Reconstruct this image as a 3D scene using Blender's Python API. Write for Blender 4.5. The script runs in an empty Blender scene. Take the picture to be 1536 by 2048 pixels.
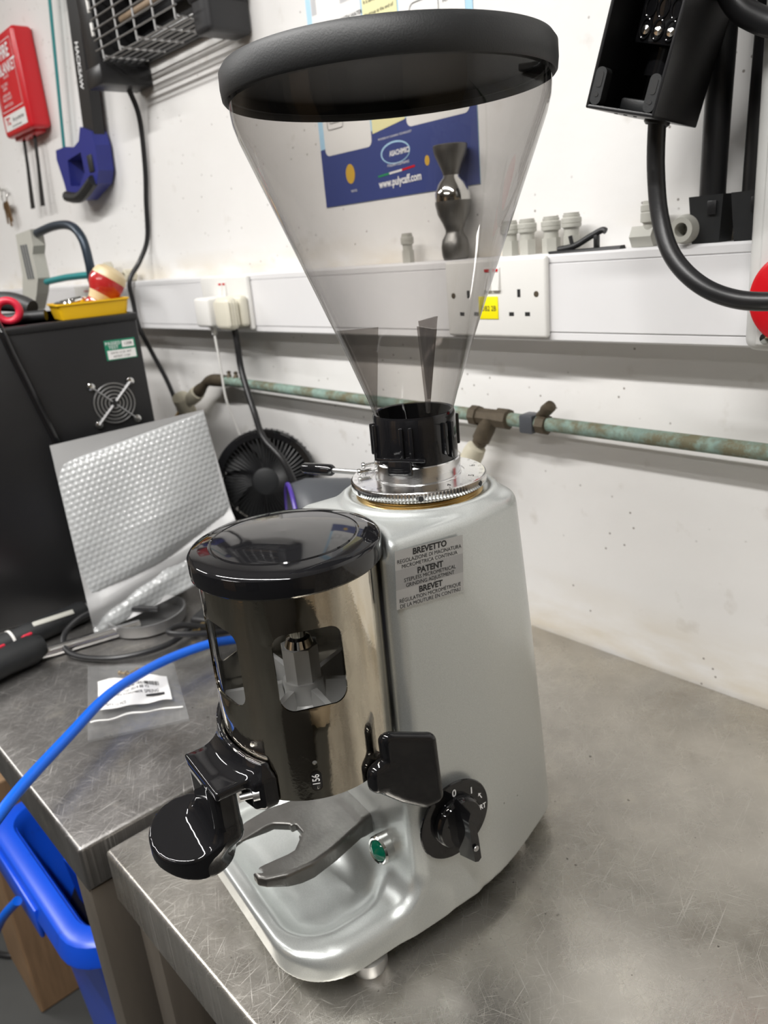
import bpy, bmesh, math, random
import numpy as np
from mathutils import Vector, Matrix, Euler
from mathutils.geometry import delaunay_2d_cdt
random.seed(7)
rng = np.random.default_rng(7)
SC = bpy.context.scene
COL = SC.collection
PI = math.pi
R = math.radians

# ------------------------------------------------------------------ camera, light, exposure
cam_d = bpy.data.cameras.new('camera')
cam = bpy.data.objects.new('camera', cam_d)
COL.objects.link(cam)
yaw, pitch, roll = R(49.283), R(-18.880), R(-5.3213)
Fv = Vector((-math.sin(yaw) * math.cos(pitch), math.cos(yaw) * math.cos(pitch), math.sin(pitch)))
Rt = Vector((math.cos(yaw), math.sin(yaw), 0))
Up = Rt.cross(Fv)
Rr = Rt * math.cos(roll) + Up * math.sin(roll)
Ur = -Rt * math.sin(roll) + Up * math.cos(roll)
m = Matrix((Rr, Ur, -Fv)).transposed().to_4x4()
m.translation = Vector((0.4017, -0.3826, 0.5014))
cam.matrix_world = m
cam_d.sensor_fit = 'VERTICAL'
cam_d.sensor_height = 36.0
cam_d.lens = 36.0 * 1552.28 / 2048
cam_d.clip_start = 0.01
cam_d.dof.use_dof = True
cam_d.dof.focus_distance = 0.47
cam_d.dof.aperture_fstop = 12.0
SC.camera = cam

SC.view_settings.view_transform = 'Standard'
SC.view_settings.look = 'None'
SC.view_settings.gamma = 1.0
SC.view_settings.use_curve_mapping = False
SC.view_settings.exposure = 0.0

w = bpy.data.worlds.new('world')
SC.world = w
w.use_nodes = True
w.node_tree.nodes['Background'].inputs[0].default_value = (0.8, 0.85, 0.9, 1)
w.node_tree.nodes['Background'].inputs[1].default_value = 0.25

CEIL = 1.62
FLOOR = -0.88
def tube_light(name, x, y, lx, power, col=(1.0, 0.985, 0.965)):
    d = bpy.data.lights.new(name, 'AREA')
    d.shape = 'RECTANGLE'; d.size = lx; d.size_y = 0.07
    d.energy = power; d.color = col
    o = bpy.data.objects.new(name, d); COL.objects.link(o)
    o.location = (x, y, CEIL - 0.085)
    return o
LIGHTS = [(-0.10, -0.72, 2.0, 50), (-0.2, -1.9, 1.5, 16), (-2.2, -0.9, 1.2, 22)]
for i, (x, y, lx, p) in enumerate(LIGHTS):
    tube_light('tube_lamp', x, y, lx, p)

# ------------------------------------------------------------------ materials
def nd(nt, t, loc=None, **kw):
    n = nt.nodes.new(t)
    for k, v in kw.items():
        if k.startswith('i_'):
            n.inputs[int(k[2:])].default_value = v
        else:
            setattr(n, k, v)
    return n
MATS = {}
def M(name, col=(.5, .5, .5), rough=.5, metal=0., var=0., vscale=30., bump=0., bscale=200., coat=0., spec=.5, dirt=None, dscale=18., damt=.5, dth=.55, rvar=0., sss=0., emis=0., stretch=None):
    if name in MATS: return MATS[name]
    m = bpy.data.materials.new(name); m.use_nodes = True
    nt = m.node_tree; b = nt.nodes['Principled BSDF']; lk = nt.links.new
    b.inputs['Base Color'].default_value = (*col, 1); b.inputs['Roughness'].default_value = rough
    b.inputs['Metallic'].default_value = metal; b.inputs['Coat Weight'].default_value = coat
    b.inputs['Specular IOR Level'].default_value = spec
    tc = nd(nt, 'ShaderNodeTexCoord')
    vec = tc.outputs['Object']
    if stretch:
        mp = nd(nt, 'ShaderNodeMapping'); mp.inputs['Scale'].default_value = stretch
        lk(vec, mp.inputs[0]); vec = mp.outputs[0]
    cur = None
    if var:
        n = nd(nt, 'ShaderNodeTexNoise'); n.inputs['Scale'].default_value = vscale; n.inputs['Detail'].default_value = 5
        lk(vec, n.inputs['Vector'])
        mx = nd(nt, 'ShaderNodeMix', data_type='RGBA')
        lk(n.outputs[0], mx.inputs[0])
        mx.inputs[6].default_value = (*[max(0, c * (1 - var)) for c in col], 1)
        mx.inputs[7].default_value = (*[min(1, c * (1 + var)) for c in col], 1)
        cur = mx.outputs[2]
    if dirt:
        n = nd(nt, 'ShaderNodeTexNoise'); n.inputs['Scale'].default_value = dscale; n.inputs['Detail'].default_value = 8; n.inputs['Roughness'].default_value = .7
        lk(vec, n.inputs['Vector'])
        rp = nd(nt, 'ShaderNodeMapRange'); rp.inputs[1].default_value = dth; rp.inputs[2].default_value = dth + .18; rp.inputs[4].default_value = damt
        lk(n.outputs[0], rp.inputs[0])
        mx = nd(nt, 'ShaderNodeMix', data_type='RGBA'); lk(rp.outputs[0], mx.inputs[0])
        if cur: lk(cur, mx.inputs[6])
        else: mx.inputs[6].default_value = (*col, 1)
        mx.inputs[7].default_value = (*dirt, 1); cur = mx.outputs[2]
    if cur: lk(cur, b.inputs['Base Color'])
    if rvar:
        n = nd(nt, 'ShaderNodeTexNoise'); n.inputs['Scale'].default_value = vscale * .7; n.inputs['Detail'].default_value = 6
        lk(vec, n.inputs['Vector'])
        rp = nd(nt, 'ShaderNodeMapRange'); rp.inputs[3].default_value = max(0, rough - rvar); rp.inputs[4].default_value = rough + rvar
        lk(n.outputs[0], rp.inputs[0]); lk(rp.outputs[0], b.inputs['Roughness'])
    if bump:
        n = nd(nt, 'ShaderNodeTexNoise'); n.inputs['Scale'].default_value = bscale; n.inputs['Detail'].default_value = 4
        lk(vec, n.inputs['Vector'])
        bp = nd(nt, 'ShaderNodeBump'); bp.inputs['Strength'].default_value = bump; bp.inputs['Distance'].default_value = .001
        lk(n.outputs[0], bp.inputs['Height']); lk(bp.outputs[0], b.inputs['Normal'])
    if emis:
        b.inputs['Emission Color'].default_value = (*col, 1); b.inputs['Emission Strength'].default_value = emis
    MATS[name] = m
    return m

def clear(name, tint, edge, gloss=.05, rough=.05, haze=0.):
    """thin clear plastic: tinted straight-through light plus a fresnel gloss"""
    if name in MATS: return MATS[name]
    m = bpy.data.materials.new(name); m.use_nodes = True
    nt = m.node_tree; lk = nt.links.new
    for n in list(nt.nodes): nt.nodes.remove(n)
    out = nd(nt, 'ShaderNodeOutputMaterial')
    tr = nd(nt, 'ShaderNodeBsdfTransparent'); gl = nd(nt, 'ShaderNodeBsdfGlossy'); gl.inputs['Roughness'].default_value = rough
    lw = nd(nt, 'ShaderNodeLayerWeight'); lw.inputs[0].default_value = .86
    mc = nd(nt, 'ShaderNodeMix', data_type='RGBA')
    mc.inputs[6].default_value = (*tint, 1); mc.inputs[7].default_value = (*edge, 1)
    lk(lw.outputs['Facing'], mc.inputs[0]); lk(mc.outputs[2], tr.inputs[0])
    l2 = nd(nt, 'ShaderNodeLayerWeight'); l2.inputs[0].default_value = .5
    pw_ = nd(nt, 'ShaderNodeMath', operation='POWER'); pw_.inputs[1].default_value = 5; lk(l2.outputs['Facing'], pw_.inputs[0])
    mul = nd(nt, 'ShaderNodeMath', operation='MULTIPLY_ADD'); mul.inputs[1].default_value = .9 * gloss; mul.inputs[2].default_value = .04 * gloss
    lk(pw_.outputs[0], mul.inputs[0])
    ms = nd(nt, 'ShaderNodeMixShader'); lk(mul.outputs[0], ms.inputs[0]); lk(tr.outputs[0], ms.inputs[1]); lk(gl.outputs[0], ms.inputs[2])
    fin = ms.outputs[0]
    if haze:
        df = nd(nt, 'ShaderNodeBsdfDiffuse'); df.inputs[0].default_value = (.8, .8, .8, 1)
        m2 = nd(nt, 'ShaderNodeMixShader'); m2.inputs[0].default_value = haze; lk(fin, m2.inputs[1]); lk(df.outputs[0], m2.inputs[2]); fin = m2.outputs[0]
    lk(fin, out.inputs[0])
    MATS[name] = m
    return m

def steel_sheet(name, base=(.50, .48, .45), rough=.33):
    m = bpy.data.materials.new(name); m.use_nodes = True
    nt = m.node_tree; b = nt.nodes['Principled BSDF']; lk = nt.links.new
    tc = nd(nt, 'ShaderNodeTexCoord'); ob = tc.outputs['Object']
    def noise(scale, detail=5, stretch=None, rot=0):
        n = nd(nt, 'ShaderNodeTexNoise'); n.inputs['Scale'].default_value = scale; n.inputs['Detail'].default_value = detail
        n.inputs['Roughness'].default_value = .62
        if stretch:
            mp = nd(nt, 'ShaderNodeMapping', vector_type='TEXTURE'); mp.inputs['Scale'].default_value = [1 / v for v in stretch]; mp.inputs['Rotation'].default_value = (0, 0, rot)
            lk(ob, mp.inputs[0]); lk(mp.outputs[0], n.inputs['Vector'])
        else: lk(ob, n.inputs['Vector'])
        return n.outputs[0]
    def rng_(s, a, b_, c, d):
        r = nd(nt, 'ShaderNodeMapRange'); r.inputs[1].default_value = a; r.inputs[2].default_value = b_; r.inputs[3].default_value = c; r.inputs[4].default_value = d
        lk(s, r.inputs[0]); return r.outputs[0]
    def mixc(f, a, c):
        x = nd(nt, 'ShaderNodeMix', data_type='RGBA'); lk(f, x.inputs[0])
        if isinstance(a, tuple): x.inputs[6].default_value = (*a, 1)
        else: lk(a, x.inputs[6])
        x.inputs[7].default_value = (*c, 1); return x.outputs[2]
    c = mixc(rng_(noise(7, 6), .3, .7, 0, 1), tuple(v * .74 for v in base), tuple(min(1, v * 1.18) for v in base))
    # pale water marks and dark specks of dirt
    c = mixc(rng_(noise(16, 8), .56, .74, 0, .5), c, (.62, .58, .50))
    c = mixc(rng_(noise(11, 9), .60, .78, 0, .45), c, (.16, .13, .10))
    vo = nd(nt, 'ShaderNodeTexVoronoi', voronoi_dimensions='2D'); vo.inputs['Scale'].default_value = 120; lk(ob, vo.inputs['Vector'])
    vd = nd(nt, 'ShaderNodeMath', operation='MULTIPLY'); lk(vo.outputs['Distance'], vd.inputs[0]); lk(rng_(noise(160, 2), .3, .7, .5, 2.6), vd.inputs[1])
    sp = rng_(vd.outputs[0], .08, .15, 1, 0)
    gate = rng_(noise(34, 6), .60, .66, 0, .85)
    mm = nd(nt, 'ShaderNodeMath', operation='MULTIPLY'); lk(sp, mm.inputs[0]); lk(gate, mm.inputs[1])
    c = mixc(mm.outputs[0], c, (.05, .04, .035))
    # scratches, several directions
    scr = None
    for k, (rot, sc) in enumerate([(.35, (24, 1300, 1)), (-.5, (20, 1100, 1)), (1.25, (28, 1500, 1)), (2.2, (22, 1200, 1)), (1.75, (14, 900, 1)), (.9, (34, 1100, 1))]):
        s = rng_(noise(1.0, 3, sc, rot), .62, .71, 0, 1)
        if scr is None: scr = s
        else:
            mx = nd(nt, 'ShaderNodeMath', operation='MAXIMUM'); lk(scr, mx.inputs[0]); lk(s, mx.inputs[1]); scr = mx.outputs[0]
    f = nd(nt, 'ShaderNodeMath', operation='MULTIPLY'); f.inputs[1].default_value = .34; lk(scr, f.inputs[0])
    c = mixc(f.outputs[0], c, (.80, .78, .74))
    lk(c, b.inputs['Base Color'])
    b.inputs['Metallic'].default_value = .88
    r1 = rng_(noise(13, 7), .3, .7, rough - .06, rough + .10)
    ad = nd(nt, 'ShaderNodeMath', operation='MULTIPLY_ADD'); ad.inputs[1].default_value = .18; lk(scr, ad.inputs[0]); lk(r1, ad.inputs[2])
    lk(ad.outputs[0], b.inputs['Roughness'])
    bp = nd(nt, 'ShaderNodeBump'); bp.inputs['Strength'].default_value = .10; bp.inputs['Distance'].default_value = .001
    lk(noise(420, 3), bp.inputs['Height']); lk(bp.outputs[0], b.inputs['Normal'])
    MATS[name] = m
    return m

def wall_paint(name):
    m = bpy.data.materials.new(name); m.use_nodes = True
    nt = m.node_tree; b = nt.nodes['Principled BSDF']; lk = nt.links.new
    tc = nd(nt, 'ShaderNodeTexCoord'); ob = tc.outputs['Object']
    def noise(scale, detail=5, st=None):
        n = nd(nt, 'ShaderNodeTexNoise'); n.inputs['Scale'].default_value = scale; n.inputs['Detail'].default_value = detail
        if st:
            mp = nd(nt, 'ShaderNodeMapping'); mp.inputs['Scale'].default_value = st; lk(ob, mp.inputs[0]); lk(mp.outputs[0], n.inputs['Vector'])
        else: lk(ob, n.inputs['Vector'])
        return n.outputs[0]
    def rg(s, a, b_, c, d):
        r = nd(nt, 'ShaderNodeMapRange'); r.inputs[1].default_value = a; r.inputs[2].default_value = b_; r.inputs[3].default_value = c; r.inputs[4].default_value = d
        lk(s, r.inputs[0]); return r.outputs[0]
    def mixc(f, a, c):
        x = nd(nt, 'ShaderNodeMix', data_type='RGBA'); lk(f, x.inputs[0])
        if isinstance(a, tuple): x.inputs[6].default_value = (*a, 1)
        else: lk(a, x.inputs[6])
        x.inputs[7].default_value = (*c, 1); return x.outputs[2]
    c = mixc(rg(noise(4, 5), .35, .7, 0, 1), (.82, .81, .795), (.77, .755, .735))
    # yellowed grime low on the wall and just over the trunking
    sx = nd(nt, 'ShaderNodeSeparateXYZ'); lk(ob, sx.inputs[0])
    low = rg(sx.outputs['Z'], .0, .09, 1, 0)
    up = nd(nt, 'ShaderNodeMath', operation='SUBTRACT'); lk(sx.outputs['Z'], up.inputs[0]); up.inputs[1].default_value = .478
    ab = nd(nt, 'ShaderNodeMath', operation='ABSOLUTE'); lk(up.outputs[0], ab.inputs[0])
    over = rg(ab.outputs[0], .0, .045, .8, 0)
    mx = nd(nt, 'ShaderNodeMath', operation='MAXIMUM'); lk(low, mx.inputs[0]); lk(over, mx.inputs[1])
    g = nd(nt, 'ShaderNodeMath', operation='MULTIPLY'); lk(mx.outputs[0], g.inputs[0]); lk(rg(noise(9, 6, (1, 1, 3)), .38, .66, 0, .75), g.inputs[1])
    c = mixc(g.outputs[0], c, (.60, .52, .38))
    # dark specks and chips
    cx_ = nd(nt, 'ShaderNodeCombineXYZ'); lk(sx.outputs['X'], cx_.inputs[0]); lk(sx.outputs['Z'], cx_.inputs[1])
    vo = nd(nt, 'ShaderNodeTexVoronoi', voronoi_dimensions='2D'); vo.inputs['Scale'].default_value = 34; lk(cx_.outputs[0], vo.inputs['Vector'])
    sp = rg(vo.outputs['Distance'], .030, .055, 1, 0)
    ga = nd(nt, 'ShaderNodeMath', operation='MULTIPLY'); lk(sp, ga.inputs[0]); lk(rg(noise(15, 2), .54, .58, 0, .8), ga.inputs[1])
    c = mixc(ga.outputs[0], c, (.16, .13, .11))
    c = mixc(rg(noise(24, 8), .63, .74, 0, .3), c, (.45, .40, .33))
    lk(c, b.inputs['Base Color'])
    b.inputs['Roughness'].default_value = .55; b.inputs['Specular IOR Level'].default_value = .35
    bp = nd(nt, 'ShaderNodeBump'); bp.inputs['Strength'].default_value = .35; bp.inputs['Distance'].default_value = .0015
    lk(noise(60, 6), bp.inputs['Height']); lk(bp.outputs[0], b.inputs['Normal'])
    MATS[name] = m
    return m

def hammered(name):
    """silver grinder enamel with a fine metal flake"""
    m = M(name, (.56, .58, .57), .34, .62, coat=.35)
    nt = m.node_tree; b = nt.nodes['Principled BSDF']; lk = nt.links.new
    tc = nd(nt, 'ShaderNodeTexCoord')
    n = nd(nt, 'ShaderNodeTexNoise'); n.inputs['Scale'].default_value = 1400; n.inputs['Detail'].default_value = 2
    lk(tc.outputs['Object'], n.inputs['Vector'])
    mx = nd(nt, 'ShaderNodeMix', data_type='RGBA'); lk(n.outputs[0], mx.inputs[0])
    mx.inputs[6].default_value = (.46, .485, .475, 1); mx.inputs[7].default_value = (.66, .68, .665, 1)
    # small chips
    vo = nd(nt, 'ShaderNodeTexVoronoi'); vo.inputs['Scale'].default_value = 60; lk(tc.outputs['Object'], vo.inputs['Vector'])
    r = nd(nt, 'ShaderNodeMapRange'); r.inputs[1].default_value = .045; r.inputs[2].default_value = .07; r.inputs[3].default_value = .8; r.inputs[4].default_value = 0
    lk(vo.outputs['Distance'], r.inputs[0])
    n2 = nd(nt, 'ShaderNodeTexNoise'); n2.inputs['Scale'].default_value = 30; lk(tc.outputs['Object'], n2.inputs['Vector'])
    r2 = nd(nt, 'ShaderNodeMapRange'); r2.inputs[1].default_value = .58; r2.inputs[2].default_value = .6; lk(n2.outputs[0], r2.inputs[0])
    mu = nd(nt, 'ShaderNodeMath', operation='MULTIPLY'); lk(r.outputs[0], mu.inputs[0]); lk(r2.outputs[0], mu.inputs[1])
    m2 = nd(nt, 'ShaderNodeMix', data_type='RGBA'); lk(mu.outputs[0], m2.inputs[0]); lk(mx.outputs[2], m2.inputs[6]); m2.inputs[7].default_value = (.12, .12, .11, 1)
    lk(m2.outputs[2], b.inputs['Base Color'])
    bp = nd(nt, 'ShaderNodeBump'); bp.inputs['Strength'].default_value = .12; bp.inputs['Distance'].default_value = .0004
    lk(n.outputs[0], bp.inputs['Height']); lk(bp.outputs[0], b.inputs['Normal'])
    return m

mWALL = wall_paint('wall_paint')
mSTEEL = steel_sheet('brushed_table_steel', (.50, .475, .43), .25)
mSTEEL2 = steel_sheet('worn_table_steel', (.27, .26, .25), .32)
mENAMEL = hammered('silver_flake_enamel')
mCHROME = M('polished_chrome', (.82, .82, .80), .10, 1., rvar=.04, vscale=60)
mALU = M('machined_aluminium', (.80, .80, .80), .16, 1., rvar=.05, vscale=80, bump=.05, bscale=900)
mLEG = M('reflection_brown_leg_steel', (.20, .175, .145), .42, .6, var=.3, vscale=9, stretch=(4, 4, .6))  # brown reflected by the surroundings is put into the leg colour
mDOSER = M('polished_stainless', (.70, .65, .55), .075, 1., rvar=.05, vscale=40, bump=.03, bscale=500)
mCAST = M('cast_aluminium', (.20, .195, .185), .40, .9, var=.25, vscale=60, rvar=.1, bump=.25, bscale=350)
mSATIN = M('satin_aluminium', (.50, .50, .50), .38, .95, var=.08, vscale=50)
mDIE = M('pale_die_cast', (.72, .72, .71), .40, .25, var=.08, vscale=50)
mBRASS = M('brass', (.55, .40, .18), .3, 1.)
mBLACKG = M('gloss_black_plastic', (.008, .008, .009), .055, 0, rvar=.03, vscale=50)
mBLACK = M('black_plastic', (.014, .014, .015), .38, 0, var=.2, bump=.08, bscale=600)
mBLACKM = M('matt_black_rubber', (.014, .015, .016), .5, 0, var=.25, vscale=90, bump=.12, bscale=900)
mBLACKCASE = M('black_case_paint', (.012, .012, .013), .35, 0, var=.15)
mSMOKE = clear('smoked_clear_plastic', (.885, .87, .855), (.60, .59, .58), .85, .03)
mVANE = clear('dark_smoked_plastic', (.70, .68, .66), (.55, .53, .52), .8, .15, .06)
mLINER = clear('clear_liner_plastic', (.93, .93, .92), (.70, .70, .70), .8, .03)
mBAG = clear('clear_bag_film', (.985, .985, .98), (.90, .90, .90), 1.0, .14, .07)
mWHITEP = M('white_plastic', (.78, .77, .74), .30, 0, var=.03, vscale=12)
mTRUNK = M('white_trunking_plastic', (.76, .755, .76), .34, 0, var=.04, vscale=9, dirt=(.45, .40, .36), dscale=70, damt=.35, dth=.66)
mCREAM = M('cream_plastic', (.70, .67, .56), .35)
mGREYP = M('grey_plastic', (.46, .455, .41), .42, 0, var=.05)
mISO = M('pale_grey_enclosure', (.62, .62, .60), .4, 0, var=.03)
mRED = M('red_plastic', (.60, .012, .020), .30, 0)
mREDI = M('red_switch_plastic', (.55, .006, .012), .28, 0)
mYEL = M('yellow_plastic', (.78, .46, .01), .35, 0, var=.06)
mTAG = M('yellow_tag', (.92, .80, .0), .5)
mINK = M('black_ink', (.015, .015, .015), .6)
mWINK = M('white_ink', (.85, .85, .85), .5)
mNAVY = M('navy_print', (.045, .065, .225), .4)
mLBLUE = M('pale_blue_print', (.42, .66, .84), .4)
mPAPER = M('glossy_paper', (.80, .79, .77), .35)
mPAPERG = M('grey_print', (.50, .50, .51), .4)
mPYEL = M('pale_yellow_print', (.80, .76, .42), .4)
mBLUEH = M('blue_tool_plastic', (.018, .025, .20), .38, 0, var=.1)
mTEAL = M('teal_blade', (.02, .25, .26), .4, .3)
mBIN = M('blue_bin_plastic', (.006, .075, .62), .30, 0, var=.08, vscale=8, dirt=(.01, .02, .15), dscale=22, damt=.6, dth=.60)
mTUBE = M('blue_polythene_tube', (.004, .11, .62), .28, 0)
mCOPPER = M('verdigris_copper', (.235, .335, .29), .7, .1, var=.5, vscale=70, dirt=(.15, .125, .065), dscale=38, damt=.9, dth=.42, bump=.4, bscale=220)
mOXID = M('oxidised_brass', (.095, .075, .05), .6, .35, var=.4, vscale=90, bump=.4, bscale=300)
mTAPE = M('cream_sealing_tape', (.60, .56, .44), .5, 0, var=.12, vscale=60, bump=.3, bscale=150)
mFLOOR = M('dark_concrete', (.045, .046, .044), .55, 0, var=.45, vscale=6, bump=.3, bscale=60, rvar=.15)
mWOOD = M('timber', (.27, .165, .085), .6, 0, var=.35, vscale=14, stretch=(1, 9, 1))
mBROWN = M('stained_timber', (.055, .038, .024), .6, 0, var=.4, vscale=16)
mBUB = M('bubble_film', (.40, .41, .41), .28, 0, var=.12, vscale=14, coat=.35)
mPURP = M('purple_plastic', (.07, .035, .30), .35)
mDGREY = M('slate_grey_plastic', (.075, .08, .09), .45)
mGREEN = M('green_lens', (.0, .16, .09), .12, 0, coat=.6)
mLABEL = M('silver_label_foil', (.46, .46, .455), .38, .5, var=.05, vscale=40)
mLABEL2 = M('silver_label_foil_dark', (.37, .37, .37), .38, .5, var=.05, vscale=40)
mGREENP = M('green_print', (.01, .20, .11), .5)
mCEIL = M('ceiling_paint', (.72, .71, .69), .8)
mROOM = M('workshop_wall_paint', (.20, .165, .125), .7, var=.1, vscale=3)
mROOM2 = M('tan_wall_paint', (.46, .37, .26), .7, var=.1, vscale=3)
mGOLD = M('gold_print', (.62, .38, .05), .4)
mREDT = M('red_tool_grip', (.62, .02, .05), .4)
mKEY = M('bronze_keys', (.22, .13, .06), .35, .8)
mTUBEGLOW = M('lamp_tube', (1, .97, .92), .3, 0, emis=6.)
mHOUSING = M('lamp_housing', (.8, .8, .8), .4)
mFLAG1 = M('flag_green', (.02, .25, .10), .5)
mREDW = M('red_wood_lacquer', (.38, .02, .02), .2, coat=.5)
mLWOOD = M('pale_lacquer_wood', (.62, .50, .30), .35, var=.15)

# ------------------------------------------------------------------ geometry helpers
def A3(x): return np.asarray(x, float)
class G:
    """collects vertices and faces; .obj() links them as one mesh object"""
    def __init__(s): s.v = []; s.f = []
    def add(s, V, F):
        o = len(s.v); s.v.extend([tuple(p) for p in V]); s.f.extend([tuple(i + o for i in f) for f in F]); return s
    def xf(s, Mx, since=0):
        for i in range(since, len(s.v)): s.v[i] = tuple(Mx @ Vector(s.v[i]))
        return s
    def box(s, lo, hi):
        x0, y0, z0 = lo; x1, y1, z1 = hi
        return s.add([(x0, y0, z0), (x1, y0, z0), (x1, y1, z0), (x0, y1, z0), (x0, y0, z1), (x1, y0, z1), (x1, y1, z1), (x0, y1, z1)],
                     [(3, 2, 1, 0), (4, 5, 6, 7), (0, 1, 5, 4), (1, 2, 6, 5), (2, 3, 7, 6), (3, 0, 4, 7)])
    def rbox(s, lo, hi, r=.003, seg=2):
        bm = bmesh.new(); c = [(a + b) / 2 for a, b in zip(lo, hi)]; d = [abs(b - a) for a, b in zip(lo, hi)]
        bmesh.ops.create_cube(bm, size=1)
        for v in bm.verts: v.co = Vector((v.co.x * d[0] + c[0], v.co.y * d[1] + c[1], v.co.z * d[2] + c[2]))
        bmesh.ops.bevel(bm, geom=list(bm.edges), offset=min(r, min(d) * .49), segments=seg, affect='EDGES', profile=.5)
        return s.bm(bm)
    def bm(s, bm):
        bm.verts.ensure_lookup_table(); bm.verts.index_update()
        s.add([v.co[:] for v in bm.verts], [[v.index for v in f.verts] for f in bm.faces]); bm.free(); return s
    def lathe(s, prof, n=48, c=(0, 0, 0), closed=False, rfun=None):
        V = []; F = []; k = len(prof)
        for i in range(n):
            a = 2 * PI * i / n
            for (r, z) in prof:
                rr = rfun(r, z, i) if rfun else r
                V.append((c[0] + rr * math.cos(a), c[1] + rr * math.sin(a), c[2] + z))
        for i in range(n):
            j = (i + 1) % n
            for q in range(k if closed else k - 1):
                q2 = (q + 1) % k
                F.append((i * k + q, j * k + q, j * k + q2, i * k + q2))
        o = len(s.v); s.add(V, F)
        if not closed:
            if prof[0][0] > 1e-6: s.f.append(tuple(o + i * k for i in range(n))[::-1])
            if prof[-1][0] > 1e-6: s.f.append(tuple(o + i * k + k - 1 for i in range(n)))
        return s
    def lathe_open(s, prof, n=48, c=(0, 0, 0)):
        o = len(s.f); s.lathe(prof, n, c); 
        s.f = s.f[:o] + [f for f in s.f[o:] if len(f) <= 4]; return s
    def cyl(s, p0, p1, r0, r1=None, n=20):
        p0, p1 = Vector(p0), Vector(p1); d = p1 - p0; r1 = r0 if r1 is None else r1
        q = d.to_track_quat('Z', 'Y').to_matrix().to_4x4(); q.translation = p0
        o = len(s.v); s.lathe([(r0, 0), (r1, d.length)], n); return s.xf(q, o)
    def turned(s, p0, p1, prof, n=24):
        """lathe profile (r, t in metres along the axis) laid along p0 -> p1"""
        p0, p1 = Vector(p0), Vector(p1)
        q = (p1 - p0).to_track_quat('Z', 'Y').to_matrix().to_4x4(); q.translation = p0
        o = len(s.v); s.lathe(prof, n); return s.xf(q, o)
    def tube(s, pts, r, n=12, sub=8, closed=False, cap=True):
        P = catmull(pts, sub, closed) if sub > 1 else [Vector(p) for p in pts]
        V = []; F = []; N = len(P); up = Vector((0, 0, 1)); prev = None
        for i, p in enumerate(P):
            t = (P[(i + 1) % N] - P[i - 1]) if closed else (P[min(i + 1, N - 1)] - P[max(i - 1, 0)])
            t.normalize()
            if prev is None:
                a = t.cross(up)
                if a.length < 1e-4: a = t.cross(Vector((1, 0, 0)))
            else: a = prev - t * prev.dot(t)
            a.normalize(); prev = a; b = t.cross(a)
            rr = r(i / max(1, N - 1)) if callable(r) else r
            for k in range(n):
                th = 2 * PI * k / n; V.append(p + a * (rr * math.cos(th)) + b * (rr * math.sin(th)))
        for i in range(N if closed else N - 1):
            j = (i + 1) % N
            for k in range(n):
                k2 = (k + 1) % n; F.append((i * n + k, i * n + k2, j * n + k2, j * n + k))
        o = len(s.v); s.add(V, F)
        if cap and not closed:
            s.f.append(tuple(o + k for k in range(n))[::-1]); s.f.append(tuple(o + (N - 1) * n + k for k in range(n)))
        return s
    def prism(s, poly, z0, z1):
        n = len(poly); V = [(x, y, z0) for x, y in poly] + [(x, y, z1) for x, y in poly]
        F = [tuple(range(n))[::-1], tuple(range(n, 2 * n))] + [(i, (i + 1) % n, n + (i + 1) % n, n + i) for i in range(n)]
        return s.add(V, F)
    def obj(s, name, mat, parent=None, smooth=True, ang=35):
        me = bpy.data.meshes.new(name); me.from_pydata(s.v, [], s.f); me.validate(); me.update()
        return link(name, me, mat, parent, smooth, ang)
def link(name, me, mat, parent=None, smooth=True, ang=35):
    if mat is not None:
        for mm in (mat if isinstance(mat, list) else [mat]): me.materials.append(mm)
    bm = bmesh.new(); bm.from_mesh(me); bmesh.ops.recalc_face_normals(bm, faces=bm.faces); bm.to_mesh(me); bm.free()
    if smooth:
        for p in me.polygons: p.use_smooth = True
        try: me.set_sharp_from_angle(angle=R(ang))
        except Exception: pass
    o = bpy.data.objects.new(name, me); COL.objects.link(o)
    if parent is not None: o.parent = parent
    return o
def catmull(pts, sub=8, closed=False):
    P = [Vector(p) for p in pts]; n = len(P); out = []
    for i in range(n if closed else n - 1):
        if closed: a, b, c, d = P[i - 1], P[i], P[(i + 1) % n], P[(i + 2) % n]
        else: a, b, c, d = P[max(i - 1, 0)], P[i], P[i + 1], P[min(i + 2, n - 1)]
        for k in range(sub):
            t = k / sub
            out.append(.5 * ((2 * b) + (c - a) * t + (2 * a - 5 * b + 4 * c - d) * t * t + (3 * b - a - 3 * c + d) * t ** 3))
    if not closed: out.append(P[-1])
    return out
def rrect(w, h, r, n=5, cx=0, cy=0):
    out = []
    for (sx, sy, a0) in ((1, 1, 0), (-1, 1, 90), (-1, -1, 180), (1, -1, 270)):
        for k in range(n + 1):
            a = R(a0 + 90 * k / n); out.append((cx + sx * (w / 2 - r) + r * math.cos(a), cy + sy * (h / 2 - r) + r * math.sin(a)))
    return out
def thing(name, label, cat, loc=(0, 0, 0), rotz=0., group=None):
    o = bpy.data.objects.new(name, None); COL.objects.link(o); o.empty_display_size = .02
    o.location = loc; o.rotation_euler = (0, 0, rotz); return tag(o, label, cat, group)
def tag(o, label, cat, group=None):
    o['label'] = label; o['category'] = cat
    if group: o['group'] = group
    return o
def structure(o, label=None):
    o['kind'] = 'structure'
    if label: o['label'] = label
    return o
def copy_tree(root, loc, rotz=None, label=None):
    r = root.copy(); COL.objects.link(r); r.location = loc
    if rotz is not None: r.rotation_euler = (0, 0, rotz)
    if label: r['label'] = label
    for c in list(root.children):
        d = c.copy(); COL.objects.link(d); d.parent = r
        for e in c.children:
            f = e.copy(); COL.objects.link(f); f.parent = d
    return r
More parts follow.
